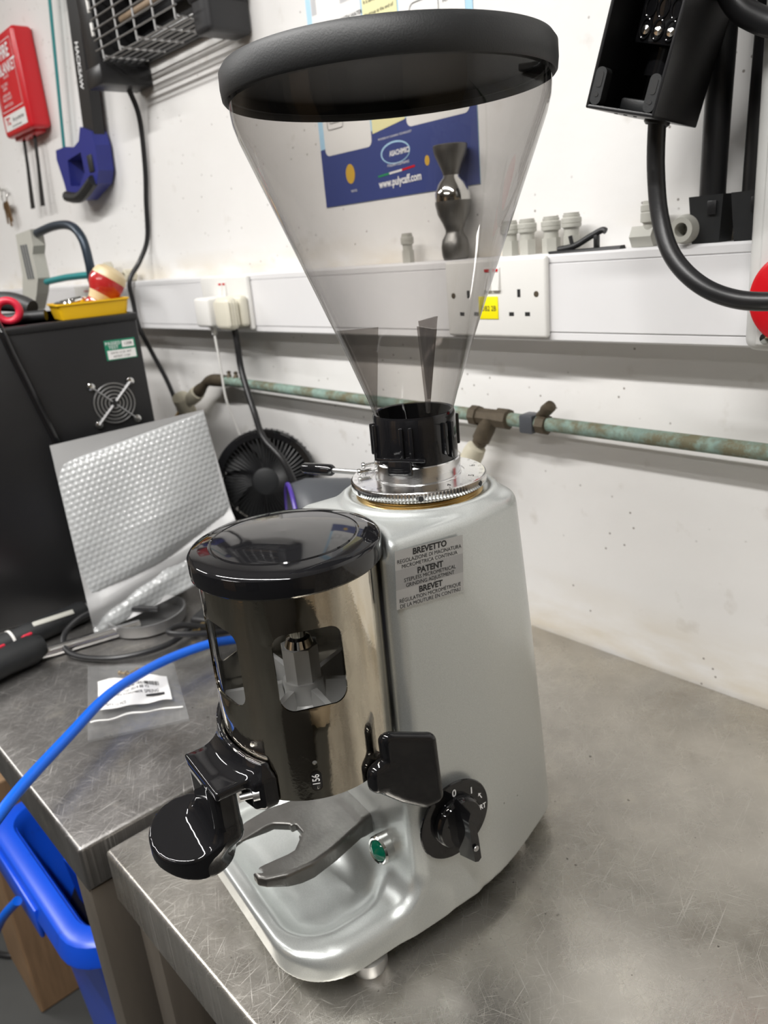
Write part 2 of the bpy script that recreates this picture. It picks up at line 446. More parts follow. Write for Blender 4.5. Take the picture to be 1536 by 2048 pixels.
def text_verts(s, size, align='CENTER', ext=0.0, bold=0.0, spacing=1.0):
    cu = bpy.data.curves.new('lettering_curve', 'FONT'); cu.body = s; cu.size = size; cu.align_x = align; cu.align_y = 'CENTER'
    cu.offset = bold; cu.extrude = ext; cu.space_line = spacing; cu.resolution_u = 3
    ob = bpy.data.objects.new('lettering_tmp', cu); COL.objects.link(ob)
    me = bpy.data.meshes.new_from_object(ob)
    V = [v.co.copy() for v in me.vertices]; F = [tuple(p.vertices) for p in me.polygons]
    bpy.data.objects.remove(ob); bpy.data.curves.remove(cu); bpy.data.meshes.remove(me)
    return V, F
def frame(o, x, y):
    """matrix with local X along x, local Y along y"""
    X = Vector(x).normalized(); Y = Vector(y); Y = (Y - X * X.dot(Y)).normalized(); Z = X.cross(Y)
    mm = Matrix((X, Y, Z)).transposed().to_4x4(); mm.translation = Vector(o); return mm
def write(items, name, mat, parent, mx):
    """items: (text, x, y, size[, align[, bold[, xscale]]]) in the plane of mx"""
    g = G()
    for it in items:
        t, x, y, sz = it[:4]; al = it[4] if len(it) > 4 else 'CENTER'; bo = it[5] if len(it) > 5 else 0; xs = it[6] if len(it) > 6 else 1
        V, F = text_verts(t, sz, al, 0, bo)
        g.add([mx @ Vector((v.x * xs + x, v.y + y, 0)) for v in V], F)
    return g.obj(name, mat, parent, smooth=False)

# ---- signed distance fields, meshed with surface nets
def smin(a, b, k):
    h = np.clip(.5 + .5 * (b - a) / k, 0, 1); return b + (a - b) * h - k * h * (1 - h)
def smax(a, b, k): return -smin(-a, -b, k)
def sd_box(p, c, h, r=0.):
    q = [np.abs(p[i] - c[i]) - (h[i] - r) for i in range(3)]
    return np.sqrt(sum(np.maximum(x, 0) ** 2 for x in q)) + np.minimum(np.maximum(np.maximum(q[0], q[1]), q[2]), 0) - r
def sd_rect(x, y, x0, x1, y0, y1, r):
    cx, cy = (x0 + x1) / 2, (y0 + y1) / 2; qx = np.abs(x - cx) - ((x1 - x0) / 2 - r); qy = np.abs(y - cy) - ((y1 - y0) / 2 - r)
    return np.sqrt(np.maximum(qx, 0) ** 2 + np.maximum(qy, 0) ** 2) + np.minimum(np.maximum(qx, qy), 0) - r
def sd_cyl(p, c, r, z0, z1, rd=0.):
    a = np.hypot(p[0] - c[0], p[1] - c[1]) - (r - rd); b = np.abs(p[2] - (z0 + z1) / 2) - ((z1 - z0) / 2 - rd)
    return np.minimum(np.maximum(a, b), 0) + np.hypot(np.maximum(a, 0), np.maximum(b, 0)) - rd
def sd_caps(p, a, b, r0, r1):
    a, b = A3(a), A3(b); ba = b - a; pa = [p[i] - a[i] for i in range(3)]
    t = np.clip(sum(pa[i] * ba[i] for i in range(3)) / (ba @ ba), 0, 1)
    return np.sqrt(sum((pa[i] - ba[i] * t) ** 2 for i in range(3))) - (r0 + (r1 - r0) * t)
def nets(fn, lo, hi, h):
    ax = [np.arange(lo[i], hi[i] + h, h) for i in range(3)]
    P = np.meshgrid(*ax, indexing='ij'); D = fn(P).astype(np.float32)
    S = D < 0; nx, ny, nz = D.shape
    cnt = np.zeros((nx - 1, ny - 1, nz - 1), np.int8); acc = np.zeros((nx - 1, ny - 1, nz - 1, 3), np.float32)
    cor = [(i, j, k) for i in (0, 1) for j in (0, 1) for k in (0, 1)]
    sl = lambda c: (slice(c[0], nx - 1 + c[0]), slice(c[1], ny - 1 + c[1]), slice(c[2], nz - 1 + c[2]))
    for a in cor:
        for d in range(3):
            if a[d] == 0:
                b = list(a); b[d] = 1; da, db = D[sl(a)], D[sl(b)]; x = (da < 0) != (db < 0)
                t = np.where(x, da / np.where(x, da - db, 1), 0)
                for e in range(3): acc[..., e] += np.where(x, a[e] + (t if e == d else 0), 0)
                cnt += x
    on = cnt > 0; idx = np.full(on.shape, -1, np.int64); ids = np.argwhere(on); idx[on] = np.arange(len(ids))
    V = (ids + acc[on] / cnt[on][:, None]) * h + np.array(lo)
    Fs = []
    for d in range(3):
        a = [slice(None)] * 3; b = [slice(None)] * 3; a[d] = slice(0, -1); b[d] = slice(1, None)
        x = S[tuple(a)] != S[tuple(b)]; e1, e2 = (d + 1) % 3, (d + 2) % 3
        q = np.argwhere(x); ok = (q[:, e1] > 0) & (q[:, e2] > 0) & (q[:, e1] < D.shape[e1] - 1) & (q[:, e2] < D.shape[e2] - 1); q = q[ok]
        def at(o1, o2):
            r = q.copy(); r[:, e1] += o1; r[:, e2] += o2; return idx[r[:, 0], r[:, 1], r[:, 2]]
        f = np.stack([at(-1, -1), at(0, -1), at(0, 0), at(-1, 0)], 1)
        fl = S[tuple(a)][q[:, 0], q[:, 1], q[:, 2]]; f[~fl] = f[~fl][:, ::-1]; Fs.append(f)
    return V, np.concatenate(Fs)
def sdf_obj(name, fn, lo, hi, h, mat, parent, project=2):
    V, F = nets(fn, lo, hi, h)
    for _ in range(project):                     # pull vertices onto the true surface
        e = h * .25; p = [V[:, 0], V[:, 1], V[:, 2]]; d = fn(p); g = []
        for i in range(3):
            q = [c.copy() for c in p]; q[i] = q[i] + e; q2 = [c.copy() for c in p]; q2[i] = q2[i] - e; g.append((fn(q) - fn(q2)) / (2 * e))
        g = np.stack(g, 1); n2 = np.maximum((g ** 2).sum(1), .25)
        V = V - np.clip(d / n2, -h, h)[:, None] * g * .8
    me = bpy.data.meshes.new(name); me.from_pydata(V.tolist(), [], F.tolist()); me.update()
    return link(name, me, mat, parent, True, 60)

# ------------------------------------------------------------------ the room
WY = 0.374
structure(G().box((-3.2, WY, FLOOR), (2.4, WY + .12, CEIL)).obj('wall_back', mWALL, smooth=False), 'white painted workshop wall, specked and grimy')
structure(G().box((-3.2, -3.4, FLOOR - .1), (2.4, WY + .12, FLOOR)).obj('floor', mFLOOR, smooth=False), 'dark concrete workshop floor')
structure(G().box((-3.2, -3.4, CEIL), (2.4, WY + .12, CEIL + .1)).obj('ceiling', mCEIL, smooth=False))
structure(G().box((-3.32, -3.4, FLOOR), (-3.2, WY + .12, CEIL)).obj('wall_left', mROOM, smooth=False))
structure(G().box((2.4, -3.4, FLOOR), (2.52, WY + .12, CEIL)).obj('wall_right', mROOM2, smooth=False))
structure(G().box((-3.32, -3.52, FLOOR), (2.52, -3.4, CEIL)).obj('wall_front', mROOM, smooth=False))
for i, (x, y, lx, p) in enumerate(LIGHTS):
    t = thing('ceiling_light', ('white ceiling strip light nearest the trunking wall', 'white ceiling strip light behind the camera', 'short white ceiling strip light at the far end of the room')[i], 'light', (x, y, CEIL), group='ceiling strip lights')
    G().rbox((-lx / 2 - .05, -.06, -.05), (lx / 2 + .05, .06, 0), .008).obj('housing', mHOUSING, t)
    G().cyl((-lx / 2, 0, -.068), (lx / 2, 0, -.068), .013, n=12).obj('lamp_tube', mTUBEGLOW, t)

# ------------------------------------------------------------------ steel tables
def steel_table(name, label, x0, x1, y0, y1, lip, mat, legs, leg_w=.04):
    t = thing(name, label, 'table', ((x0 + x1) / 2, (y0 + y1) / 2, FLOOR))
    cx, cy = (x0 + x1) / 2, (y0 + y1) / 2; H = -FLOOR
    g = G().rbox((x0 - cx, y0 - cy, H - .003), (x1 - cx, y1 - cy, H), .0014, 2)
    g = G().rbox((x0 - cx, y0 - cy, H - lip), (x1 - cx, y1 - cy, H), .0045, 3)
    g.obj('table_top', mat, t, ang=50)
    for (lx, ly) in legs:
        G().rbox((lx - cx, ly - cy, 0), (lx + leg_w - cx, ly + leg_w - cy, H - lip), .004, 2).obj('leg', mLEG, t)
    return t
near = steel_table('steel_table', 'near scratched stainless steel table under the coffee grinder', -.226, 1.15, -.2185, WY - .002, .058, mSTEEL,
                   [(-.216, -.208), (1.09, -.208), (-.216, .31), (1.09, .31)])
far = steel_table('steel_table', 'far dull stainless steel table carrying the black case and tools', -1.9, -.244, -.2365, WY - .002, .05, mSTEEL2,
                  [(-.286, -.2345), (-1.88, -.2345), (-.286, .31), (-1.88, .31)])

# ------------------------------------------------------------------ the coffee grinder (local axes: -y is its front, burr axis at the origin)
gr = thing('coffee_grinder', 'silver coffee grinder with smoked clear cone hopper and steel doser', 'coffee grinder', (0, 0, 0), R(-8))
DX, DY = .0285, -.128                      # doser axis
def lerp(a, b, t): return a + (b - a) * t
def body_sdf(p):
    x, y, z = p
    t = np.clip((z - .02) / .305, 0, 1)
    xl, xr = lerp(-.1195, -.106, t), lerp(.0785, .0705, t)
    yb = lerp(.108, .061, t)
    tp = lerp(.40, .26, t) * (np.sqrt(y * y + .0009) + y) / 2
    xr0 = xr; xr = xr - tp; xl = xl + tp * .9
    def rect_r(x0, x1, y0, y1, rf, rb):
        r = np.where(y > (y0 + y1) / 2, rb, rf)
        return sd_rect(x, y, x0, x1, y0, y1, r)
    col = rect_r(xl, xr, -.0815 + 0 * t, yb, .013, lerp(.036, .030, t))
    top = z - (.3255 - .55 * np.maximum(0, -.040 - x) - .16 * np.maximum(0, y - .045))
    col = smax(col, top, .010)
    col = np.maximum(col, .019 - z)
    boss = sd_cyl((x, y, z), (0, 0), .0575, .25, .3295, .003)
    col = smin(col, boss, .008)
    col = smax(col, -(sd_cyl((x, y, z), (0, 0), .0525, .3265, .40)), .002)
    # seat for the doser
    col = smax(col, -(np.maximum(np.hypot(x - DX, y - DY) - .0584, .176 - z)), .004)
    col = smax(col, -(np.maximum(np.hypot(x - DX, y - DY) - .0632, .314 - z)), .004)
    base = rect_r(-.1195, .0770, -.183, -.020, .046, .010)
    kk = .004 + .012 * np.clip((x - .0) / .06, 0, 1) * np.clip((y + .185) / .03, .3, 1)
    base = smax(base, z - .0425, kk)
    base = np.maximum(base, .019 - z)
    kb = .0035 + .026 * np.clip((-.052 - y) / .03, 0, 1)
    s = smin(col, base, kb)
    s = smax(smax(s, x - (xr0 + .0002), .002), .0185 - z, .004)
    bowl = sd_box((x, y, z), (-.0275, -.1300, .225), (.0895, .0505, .199), .042)
    s = smax(s, -bowl, .004)
    return s
sdf_obj('body', body_sdf, (-.128, -.192, .012), (.090, .122, .336), .0020, mENAMEL, gr)
for fx, fy in ((.060, -.122), (-.10, -.122), (.030, .045), (-.075, .045)):
    G().lathe([(.0135, 0), (.0145, .003), (.0145, .012), (.010, .014), (.010, .024)], 28, (fx, fy, 0)).obj('foot', mSATIN, gr)
    
# hopper: smoked cone, thin clear plastic
cone = [(.0268, .375), (.0285, .386), (.0330, .400), (.0440, .4305), (.0592, .470), (.0758, .5128), (.0900, .549), (.0985, .571), (.1010, .580), (.1016, .586), (.1018, .6005)]
hop = G().lathe_open(cone, 128).obj('hopper', mSMOKE, gr, ang=60); hop['label'] = 'smoked clear cone hopper'
lid = G().lathe([(0, .6035), (.098, .6035), (.0995, .602), (.0995, .6025), (.1025, .5945), (.1040, .5925), (.1052, .5940), (.1058, .600), (.1055, .6085), (.1030, .6120), (.097, .6130), (0, .6132)], 128)
lid_o = lid.obj('hopper_lid', mBLACKM, gr, ang=40)
G().lathe([(0, .6028), (.0960, .6028), (.0975, .6022), (.0985, .5965), (.0998, .5965), (.0998, .6034), (0, .6034)], 96).obj('lid_insert', M('dull_lid_underside', (.006, .006, .006), .6, 0, spec=.12), lid_o)
def vane(ang, z0, z1, rin0, rin1):
    """thin radial plate from the cone wall inwards"""
    def rc(z):
        return float(np.interp(z, [c[1] for c in cone], [c[0] for c in cone])) - .0012
    zs = np.linspace(z0, z1, 7); out = [(rc(z), z) for z in zs]; inn = [(float(np.interp(z, [z0, z1], [rin0, rin1])), z) for z in zs]
    poly = out + inn[::-1]
    g = G().prism(poly, -.0009, .0009)
    d = Vector((math.cos(ang), math.sin(ang), 0))
    return g.xf(frame((0, 0, 0), d, (0, 0, 1)))
for a in (R(237), R(-14), R(117)):
    vane(a, .390, .448, .026, .020).obj('hopper_fin', mVANE, gr, smooth=False)
# black collar with ribs, clip and threads
col = G().lathe([(.0265, .3525), (.0300, .3525), (.0304, .354), (.0302, .380), (.0300, .3855), (.0292, .3875), (.0272, .3870)], 72, closed=True).obj('collar', mBLACKG, gr)
for k in range(6):
    a = R(-48 + 60 * k); d = Vector((math.cos(a), math.sin(a), 0)); n = Vector((-d.y, d.x, 0))
    for s in (-.0034, .0034):
        c = d * .0308 + n * s
        g = G().rbox((-.0012, -.0016, .355 if s > 0 else .3585), (.0022, .0016, .3815), .001)
        g.xf(frame((c.x, c.y, 0), d, n)).obj('rib', mBLACKG, col)
ca = R(-58); cd = Vector((math.cos(ca), math.sin(ca), 0)); cn = Vector((-cd.y, cd.x, 0))
g = G().rbox((.0295, -.0088, .3475), (.0345, .0088, .3585), .001); g.rbox((.030, -.0175, .3575), (.0335, .0190, .3600), .0008)
g.xf(frame((0, 0, 0), cd, cn)).obj('clip', mBLACKG, col)
# neck and knurled ring
G().lathe([(.0260, .337), (.0318, .337), (.0318, .3520), (.0312, .3528), (.0265, .3528)], 96, closed=True).obj('neck', mALU, gr)
def knurl(r, z, i): return r - (.0009 if (r > .0495 and i % 2) else 0)
ring = G().lathe([(.0300, .3320), (.0480, .3320), (.0500, .3328), (.0502, .3330), (.0502, .3388), (.0499, .3394), (.0490, .3400), (.0345, .3402), (.0342, .3396), (.0322, .3396), (.0318, .3402), (.030, .3402)], 240, closed=True, rfun=knurl).obj('adjustment_ring', mALU, gr, ang=50)
for k in range(6):
    a = R(-35 + 60 * k); d = Vector((math.cos(a), math.sin(a), 0))
    G().cyl(d * .0480 + Vector((0, 0, .3358)), d * .0504 + Vector((0, 0, .3358)), .0020, n=14).obj('bar_hole', mINK, ring)
for (px, pz) in (((-.0418, -.0215), .3452), ((-.0290, -.0335), .3452)):
    d = Vector((px[0], px[1], 0)).normalized()
    c = Vector((px[0], px[1], pz - .002))
    s = G().turned(c, c + Vector((-.35, -.94, 0)) * -.010, [(0, -.001), (.0022, -.001), (.0026, 0), (.0026, .0012), (.0016, .0014), (.0016, .0095)], 18).obj('screw', mCHROME, ring)
num = []
for k in range(10):
    a = R(-150 + 36 * k); num.append((str(k), a))
g = G()
for t, a in num:
    V, F = text_verts(t, .0062)
    mm = frame((math.cos(a) * .0418, math.sin(a) * .0418, .34035), (-math.sin(a), math.cos(a), 0), (-math.cos(a), -math.sin(a), 0)); g.add([mm @ v for v in V], F)
for k in range(30):
    a = R(12 * k + 3); mm = frame((math.cos(a) * .0468, math.sin(a) * .0468, .34035), (-math.sin(a), math.cos(a), 0), (-math.cos(a), -math.sin(a), 0))
    g.add([mm @ Vector(v) for v in [(-.0002, -.0013, 0), (.0002, -.0013, 0), (.0002, .0013, 0), (-.0002, .0013, 0)]], [(0, 1, 2, 3)])
g.obj('engraved_scale', mINK, ring, smooth=False)
br = [(.040, .322)] + [(.0462 + (.0012 if i % 2 else 0), .3235 + i * .0011) for i in range(8)] + [(.040, .3322)]
G().lathe(br, 96).obj('threaded_brass_collar', mBRASS, gr, ang=20)
# adjusting bar
a = Vector((-.0545, -.0255, .3362)); b = Vector((-.0945, -.0450, .3365)); 
aw = Vector((-.057, -.018, .337)); bw = Vector((-.100, -.032, .337)); rz = Matrix.Rotation(R(8), 4, 'Z'); a = rz @ aw; b = rz @ bw; d = (b - a).normalized()
bar = G().cyl(a - d * .012, a + d * .022, .0021, n=16).obj('adjusting_bar', mSATIN, gr)
G().turned(a + d * .0165, b, [(0, 0), (.0035, 0), (.0046, .0016), (.0048, .003), (.0046, (b - a).length - .0165 - .0015), (.0038, (b - a).length - .0165), (0, (b - a).length - .0165)], 28).obj('grip', mBLACKG, bar)

# ---- doser: steel drum with windows
def drum(r, z0, z1, wins, slot=None, dot=None):
    """cylinder wall cut by rounded windows, as a plain sheet in (arc, height) rolled up"""
    V = []; E = []; C = 2 * PI * r; s0 = R(-270)
    def loop(pts):
        o = len(V); V.extend([Vector(p) for p in pts]); E.extend([(o + i, o + (i + 1) % len(pts)) for i in range(len(pts))])
    nx = 120; nz = 9
    for (cx, cz, w, h, rr) in wins: loop(rrect(w, h, rr, 7, cx, cz))
    holes = [(cx, cz, w, h, rr) for (cx, cz, w, h, rr) in wins]
    for i in range(nx + 1):
        for k in range(nz + 1):
            x = s0 * r + C * i / nx; z = z0 + (z1 - z0) * k / nz
            if any(abs(x - cx) < w / 2 + .0008 and abs(z - cz) < h / 2 + .0008 for (cx, cz, w, h, rr) in holes): continue
            V.append(Vector((x, z)))
    Vo, Eo, Fo = delaunay_2d_cdt(V, E, [], 0, 1e-6)[:3]
    def inside(x, z):
        for (cx, cz, w, h, rr) in holes:
            qx, qz = max(abs(x - cx) - w / 2 + rr, 0), max(abs(z - cz) - h / 2 + rr, 0)
            if math.hypot(qx, qz) < rr - 1e-6 and abs(x - cx) < w / 2 and abs(z - cz) < h / 2: return True
        return False
    F = [f for f in Fo if not inside(sum(Vo[i].x for i in f) / len(f), sum(Vo[i].y for i in f) / len(f))]
    return Vo, F
RD = .0570
arc = lambda deg: R(deg) * RD
wins = [(arc(c), .2680, arc(43), .0520, .0088) for c in (-19.5, -86, -152.5)] + [(arc(-25.6), .1912, .0070, .0150, .0034), (arc(-25.2), .2046, .0030, .0030, .00149)]
Vo, Fo = drum(RD, .1775, .3190, wins)
bm = bmesh.new()
vs = [bm.verts.new((DX + RD * math.cos(v.x / RD), DY + RD * math.sin(v.x / RD), v.y)) for v in Vo]
for f in Fo:
    try: bm.faces.new([vs[i] for i in f])
    except ValueError: pass
bmesh.ops.remove_doubles(bm, verts=bm.verts, dist=1e-6)
ed = [e for e in bm.edges if e.is_boundary]
ex = bmesh.ops.extrude_edge_only(bm, edges=ed)
for v in [q for q in ex['geom'] if isinstance(q, bmesh.types.BMVert)]:
    dd = Vector((v.co.x - DX, v.co.y - DY, 0)); s = (RD - .0011) / dd.length; v.co.x = DX + dd.x * s; v.co.y = DY + dd.y * s
me = bpy.data.meshes.new('doser_drum'); bm.to_mesh(me); bm.free()
drum_o = link('doser_drum', me, mDOSER, gr, True, 40)
G().lathe_open([(.0556, .2000), (.0556, .3190)], 96, (DX, DY, 0)).obj('window_liner', mLINER, gr)
# lid
LP = [(0, .3180), (.0565, .3180), (.0598, .3175), (.0612, .3190), (.0615, .3240), (.0612, .3300), (.0604, .3312), (.0585, .3322), (.0530, .3333), (.0478, .3342), (.0472, .3337), (.0462, .3337), (.0456, .3345), (.0380, .3356), (.020, .3370), (0, .3375)]
dl = G().lathe(LP, 120, (DX, DY, 0)).obj('doser_lid', mBLACKG, gr, ang=30)
dl['label'] = 'glossy black domed doser lid'
# bottom, star wheel, hub
G().lathe([(0, .1790), (.0550, .1790), (.0555, .1800), (.0555, .2020), (.0480, .2030), (.0470, .2045), (0, .2045)], 72, (DX, DY, 0)).obj('doser_base', mDIE, gr)
star = G().lathe([(.0, .2050), (.022, .2050), (.0215, .2100), (.014, .2180), (.0135, .2330), (0, .2330)], 48, (DX, DY, 0)).obj('star_wheel', mDIE, gr)
for k in range(6):
    a = R(60 * k - 62); d = Vector((math.cos(a), math.sin(a), 0)); n = Vector((-d.y, d.x, 0))
    g = G().add([(.012, -.0022, .206), (.0535, -.0016, .206), (.0535, -.0016, .2270), (.015, -.0022, .2300), (.012, .0022, .206), (.0535, .0016, .206), (.0535, .0016, .2270), (.015, .0022, .2300)],
              [(0, 1, 2, 3), (7, 6, 5, 4), (0, 4, 5, 1), (1, 5, 6, 2), (2, 6, 7, 3), (3, 7, 4, 0)])
    g.xf(frame((DX, DY, 0), d, n)).obj('vane', mDIE, star, smooth=False)
hub = []
for i in range(24):
    a = 2 * PI * i / 24; rr = .0118 + .0010 * math.cos(8 * a); hub.append((DX + rr * math.cos(a), DY + rr * math.sin(a)))
G().prism(hub, .2330, .2575).obj('hub_knob', mDIE, star, ang=25)
G().lathe([(.0100, .2575), (.0080, .2625), (.0055, .2640), (.0055, .2720), (0, .2725)], 24, (DX, DY, 0)).obj('hub_screw', mCHROME, star)
# counter in its slot
aw_ = R(-25.6); cc = Vector((DX + .0558 * math.cos(aw_), DY + .0558 * math.sin(aw_), .1912)); tn = Vector((-math.sin(aw_), math.cos(aw_), 0)); rdv = Vector((math.cos(aw_), math.sin(aw_), 0))
cnt = G().rbox((-.0045, -.0090, -.0012), (.0045, .0090, 0), .0004).xf(frame(cc, tn, (0, 0, 1))).obj('counter', mBLACK, gr)
write([('156', 0, 0, .0066, 'CENTER', .0001, .85)], 'digits', mWINK, cnt, frame(cc + rdv * .0002, (0, 0, 1), -tn))
dc_ = R(-25.2); c2 = Vector((DX + .0556 * math.cos(dc_), DY + .0556 * math.sin(dc_), .2046))
# dosing lever at the front with its thumb pad
def lever_sdf(p):
    x, y, z = p
    pl = sd_box(p, (.033, -.188, .1955), (.0265, .0225, .0032), .0015)
    skirt = sd_box(p, (.0555, -.178, .187), (.0075, .010, .0095), .002)
    d = smin(pl, skirt, .002)
    flange = np.maximum(np.abs(np.hypot(x - DX, y - DY) - RD - .0012) - .0022, np.abs(z - (.1975 - .16 * (x - .030))) - .0125)
    flange = np.maximum(np.maximum(flange, x - .0605), np.maximum(-.0090 - x, y + .160)) - .0006
    d = smin(d, flange, .014)
    arm = sd_box(p, (.0270, -.2010, .1720), (.0195, .0095, .0265), .006)
    d = smin(d, arm, .002)
    zt = .1530 - .21 * (x - .018) + .05 * (y + .2195)
    pad = smax(smax(np.hypot(x - .0180, y + .2185) - .0268, z - zt, .002), zt - .0125 - .30 * np.maximum(0, .8 * (y + .235) + .25 * (x - .01)) - z, .003)
    d = smin(d, pad, .015)
    hollow = sd_cyl(p, (DX, DY), RD + .0004, .15, .30)
    return smax(d, -hollow, .0015)
lv = sdf_obj('dosing_lever', lever_sdf, (-.016, -.252, .122), (.072, -.150, .222), .0014, mBLACKG, gr)
G().turned((.062, -.184, .1875), (.0575, -.196, .1875), [(0, 0), (.0042, 0), (.0042, .004), (.0022, .0042), (.0022, .012)], 18).obj('screw', mSATIN, lv)
# stop paddle on the right-hand side
def paddle_sdf(p):
    x, y, z = p
    u = x - (.0935 + .25 * (y + .09)) 
    pts = [(-.1040, .2030), (-.0790, .1945), (-.0770, .1510), (-.083, .1500), (-.0965, .1590), (-.114, .175), (-.114, .181), (-.1035, .188)]
    d = np.full(x.shape, 1e9); sg = np.ones(x.shape); n = len(pts)
    for i in range(n):
        ax, ay = pts[i]; bx, by = pts[(i + 1) % n]; ex_, ey_ = bx - ax, by - ay; wx, wy = y - ax, z - ay
        t = np.clip((wx * ex_ + wy * ey_) / (ex_ ** 2 + ey_ ** 2), 0, 1); d = np.minimum(d, (wx - ex_ * t) ** 2 + (wy - ey_ * t) ** 2)
        c1 = z >= ay; c2 = z < by; c3 = ex_ * wy > ey_ * wx
        sg = np.where((c1 & c2 & c3) | (~c1 & ~c2 & ~c3), -sg, sg)
    d = np.sqrt(d) * sg - .0062
    a = smax(d, np.abs(u) - .0042, .005)
    armb = sd_box(p, (.070, -.108, .178), (.022, .010, .0085), .003)
    a = smin(a, armb, .004)
    return smax(a, -sd_cyl(p, (DX, DY), RD + .0004, .15, .30), .001)
sdf_obj('stop_paddle', paddle_sdf, (.044, -.128, .136), (.106, -.064, .216), .0013, mBLACKG, gr)
# portafilter fork
def fork_sdf(p):
    x, y, z = p
    xc = -.0125; u = np.abs(x - xc)
    yy = np.clip((y + .180) / .10, 0, 1)
    half = np.interp(yy, [0, .06, .2, .4, .62, .85, 1], [.0225, .0300, .0362, .0385, .0345, .0280, .0235])
    out = (u - half) * .85
    out = np.maximum(out, -.1785 - y); out = np.maximum(out, y + .078)
    zt = .0805 - .06 * np.maximum(u - half + .012, 0) 
    zb = np.where(u > half - .007, .0655, .0735) + np.clip((-.150 - y) * .25, 0, .006)
    d = smax(smax(out, z - zt, .003), zb - z, .002)
    inw = np.interp(y, [-.19, -.176, -.150, -.144, -.1385, -.134], [.0160, .0155, .0185, .0180, .0130, .0085])
    inn = np.maximum(u - inw, y + .1345 - .004 * (u < .006))
    d = smax(d, -inn, .002)
    stem = sd_box(p, (xc, -.082, .072), (.024, .007, .0085), .003)
    return smin(d, stem, .006)
sdf_obj('portafilter_fork', fork_sdf, (-.056, -.186, .058), (.031, -.070, .086), .0011, mCAST, gr)
# rotary switch
SX = .0788
sw = G().lathe([(0, 0), (.0312, 0), (.0314, .0008), (.0308, .0016), (.0, .0018)], 72).xf(frame((SX, -.0478, .1035), (0, 1, 0), (0, 0, 1))).obj('switch_plate', mBLACKG, gr)
mx = frame((SX + .0020, -.0478, .1035), (0, 1, 0), (0, 0, 1))
write([('0', .0000, .0230, .0085, 'CENTER', .0002, .9), ('I', .0158, .0172, .0075, 'CENTER', .0003, .8), ('START', .0215, -.0020, .0060, 'CENTER', .0002, .8)], 'lettering', mWINK, sw, mx)
ar = G().add([(-.0004, -.0028, 0), (.0004, -.0028, 0), (.0004, .0012, 0), (.0017, .0012, 0), (0, .0036, 0), (-.0017, .0012, 0), (-.0004, .0012, 0)], [(0, 1, 2, 3, 4, 5, 6)])
ar.xf(mx @ Matrix.Translation((.0238, .0085, 0)) @ Matrix.Rotation(R(28), 4, 'Z')).obj('arrow_mark', mWINK, sw, smooth=False)
kn = G().lathe([(.0, .0018), (.0178, .0018), (.0176, .0060), (.0162, .0080), (0, .0082)], 48)
poly = [(-.0042, -.0245), (0, -.0262), (.0042, -.0245), (.0048, -.006), (.0040, .0150), (0, .0205), (-.0040, .0150), (-.0048, -.006)]
o = len(kn.v)
n = len(poly); V = [(x, y, .006) for x, y in poly] + [(x * .62, y * .86, .0205) for x, y in poly]
kn.add(V, [tuple(range(n, 2 * n))] + [(i, (i + 1) % n, n + (i + 1) % n, n + i) for i in range(n)])
kn.xf(frame((SX, -.0478, .1035), (0, 1, 0), (0, 0, 1)) @ Matrix.Rotation(R(6), 4, 'Z') @ Matrix.Diagonal((1.12, 1.12, 1.08, 1))).obj('switch_knob', mBLACKG, sw, ang=50)
G().lathe([(0, 0), (.0022, 0), (.0020, .0006), (0, .0008)], 16).xf(frame((SX + .0235, -.0478, .0925), (0, 1, 0), (0, 0, 1))).obj('knob_cap', mSATIN, sw)
# pilot lamp on the front wall above the tray
lo = Vector((.0365, -.0850, .0690)); ld = Vector((.12, -.97, .12)).normalized()
lp = G().turned(lo, lo + ld * .02, [(0, -.004), (.0110, -.004), (.0112, .0022), (.0112, .0052), (.0100, .0068), (.0088, .0064), (.0084, .0045), (0, .0045)], 40).obj('pilot_lamp', mCHROME, gr)
G().turned(lo, lo + ld * .02, [(.0083, .0040), (.0080, .0062), (.0050, .0092), (0, .0108)], 32).obj('lens', mGREEN, lp)
# rating label on the side and the small one on the shoulder
tz = math.atan2(.0080, .305)
lc = Vector((.0718, -.0477, .2974)); lx_ = Vector((0, 1, -.078)); ly_ = Vector((-math.sin(tz), 0, math.cos(tz)))
lm = frame(lc, lx_, ly_)
lab = G().add([lm @ Vector(v) for v in [(-.0278, .0066, 0), (.0278, .0066, 0), (.0278, .0196, 0), (-.0278, .0196, 0)]], [(0, 1, 2, 3)])
lab.add([lm @ Vector(v) for v in [(-.0278, -.0200, 0), (.0278, -.0200, 0), (.0278, -.0068, 0), (-.0278, -.0068, 0)]], [(0, 1, 2, 3)])
label_o = lab.obj('patent_label', mLABEL, gr, smooth=False); label_o['label'] = 'silver patent label with black lettering'
G().add([lm @ Vector(v) for v in [(-.0278, -.0068, 0), (.0278, -.0068, 0), (.0278, .0066, 0), (-.0278, .0066, 0)]], [(0, 1, 2, 3)]).obj('label_band', mLABEL2, label_o, smooth=False)
lm2 = frame(lc + lm.to_3x3() @ Vector((0, 0, .0002)), lx_, ly_)
write([('BREVETTO', 0, .0166, .0058, 'CENTER', .00018), ('REGOLAZIONE DI MACINATURA', 0, .0120, .0037, 'CENTER', 0, .96), ('MICROMETRICA CONTINUA', 0, .0083, .0037, 'CENTER', 0, .96),
       ('PATENT', 0, .0030, .0058, 'CENTER', .00018), ('STEPLESS MICROMETRICAL', 0, -.0013, .0037, 'CENTER', 0, .96), ('GRINDING ADJUSTMENT', 0, -.0050, .0037, 'CENTER', 0, .96),
       ('BREVET', 0, -.0102, .0058, 'CENTER', .00018), ('RÉGULATION MICROMÉTRIQUE', 0, -.0147, .0037, 'CENTER', 0, .96), ('DE LA MOUTURE EN CONTINU', 0, -.0184, .0037, 'CENTER', 0, .96)],
      'lettering', mINK, label_o, lm2)

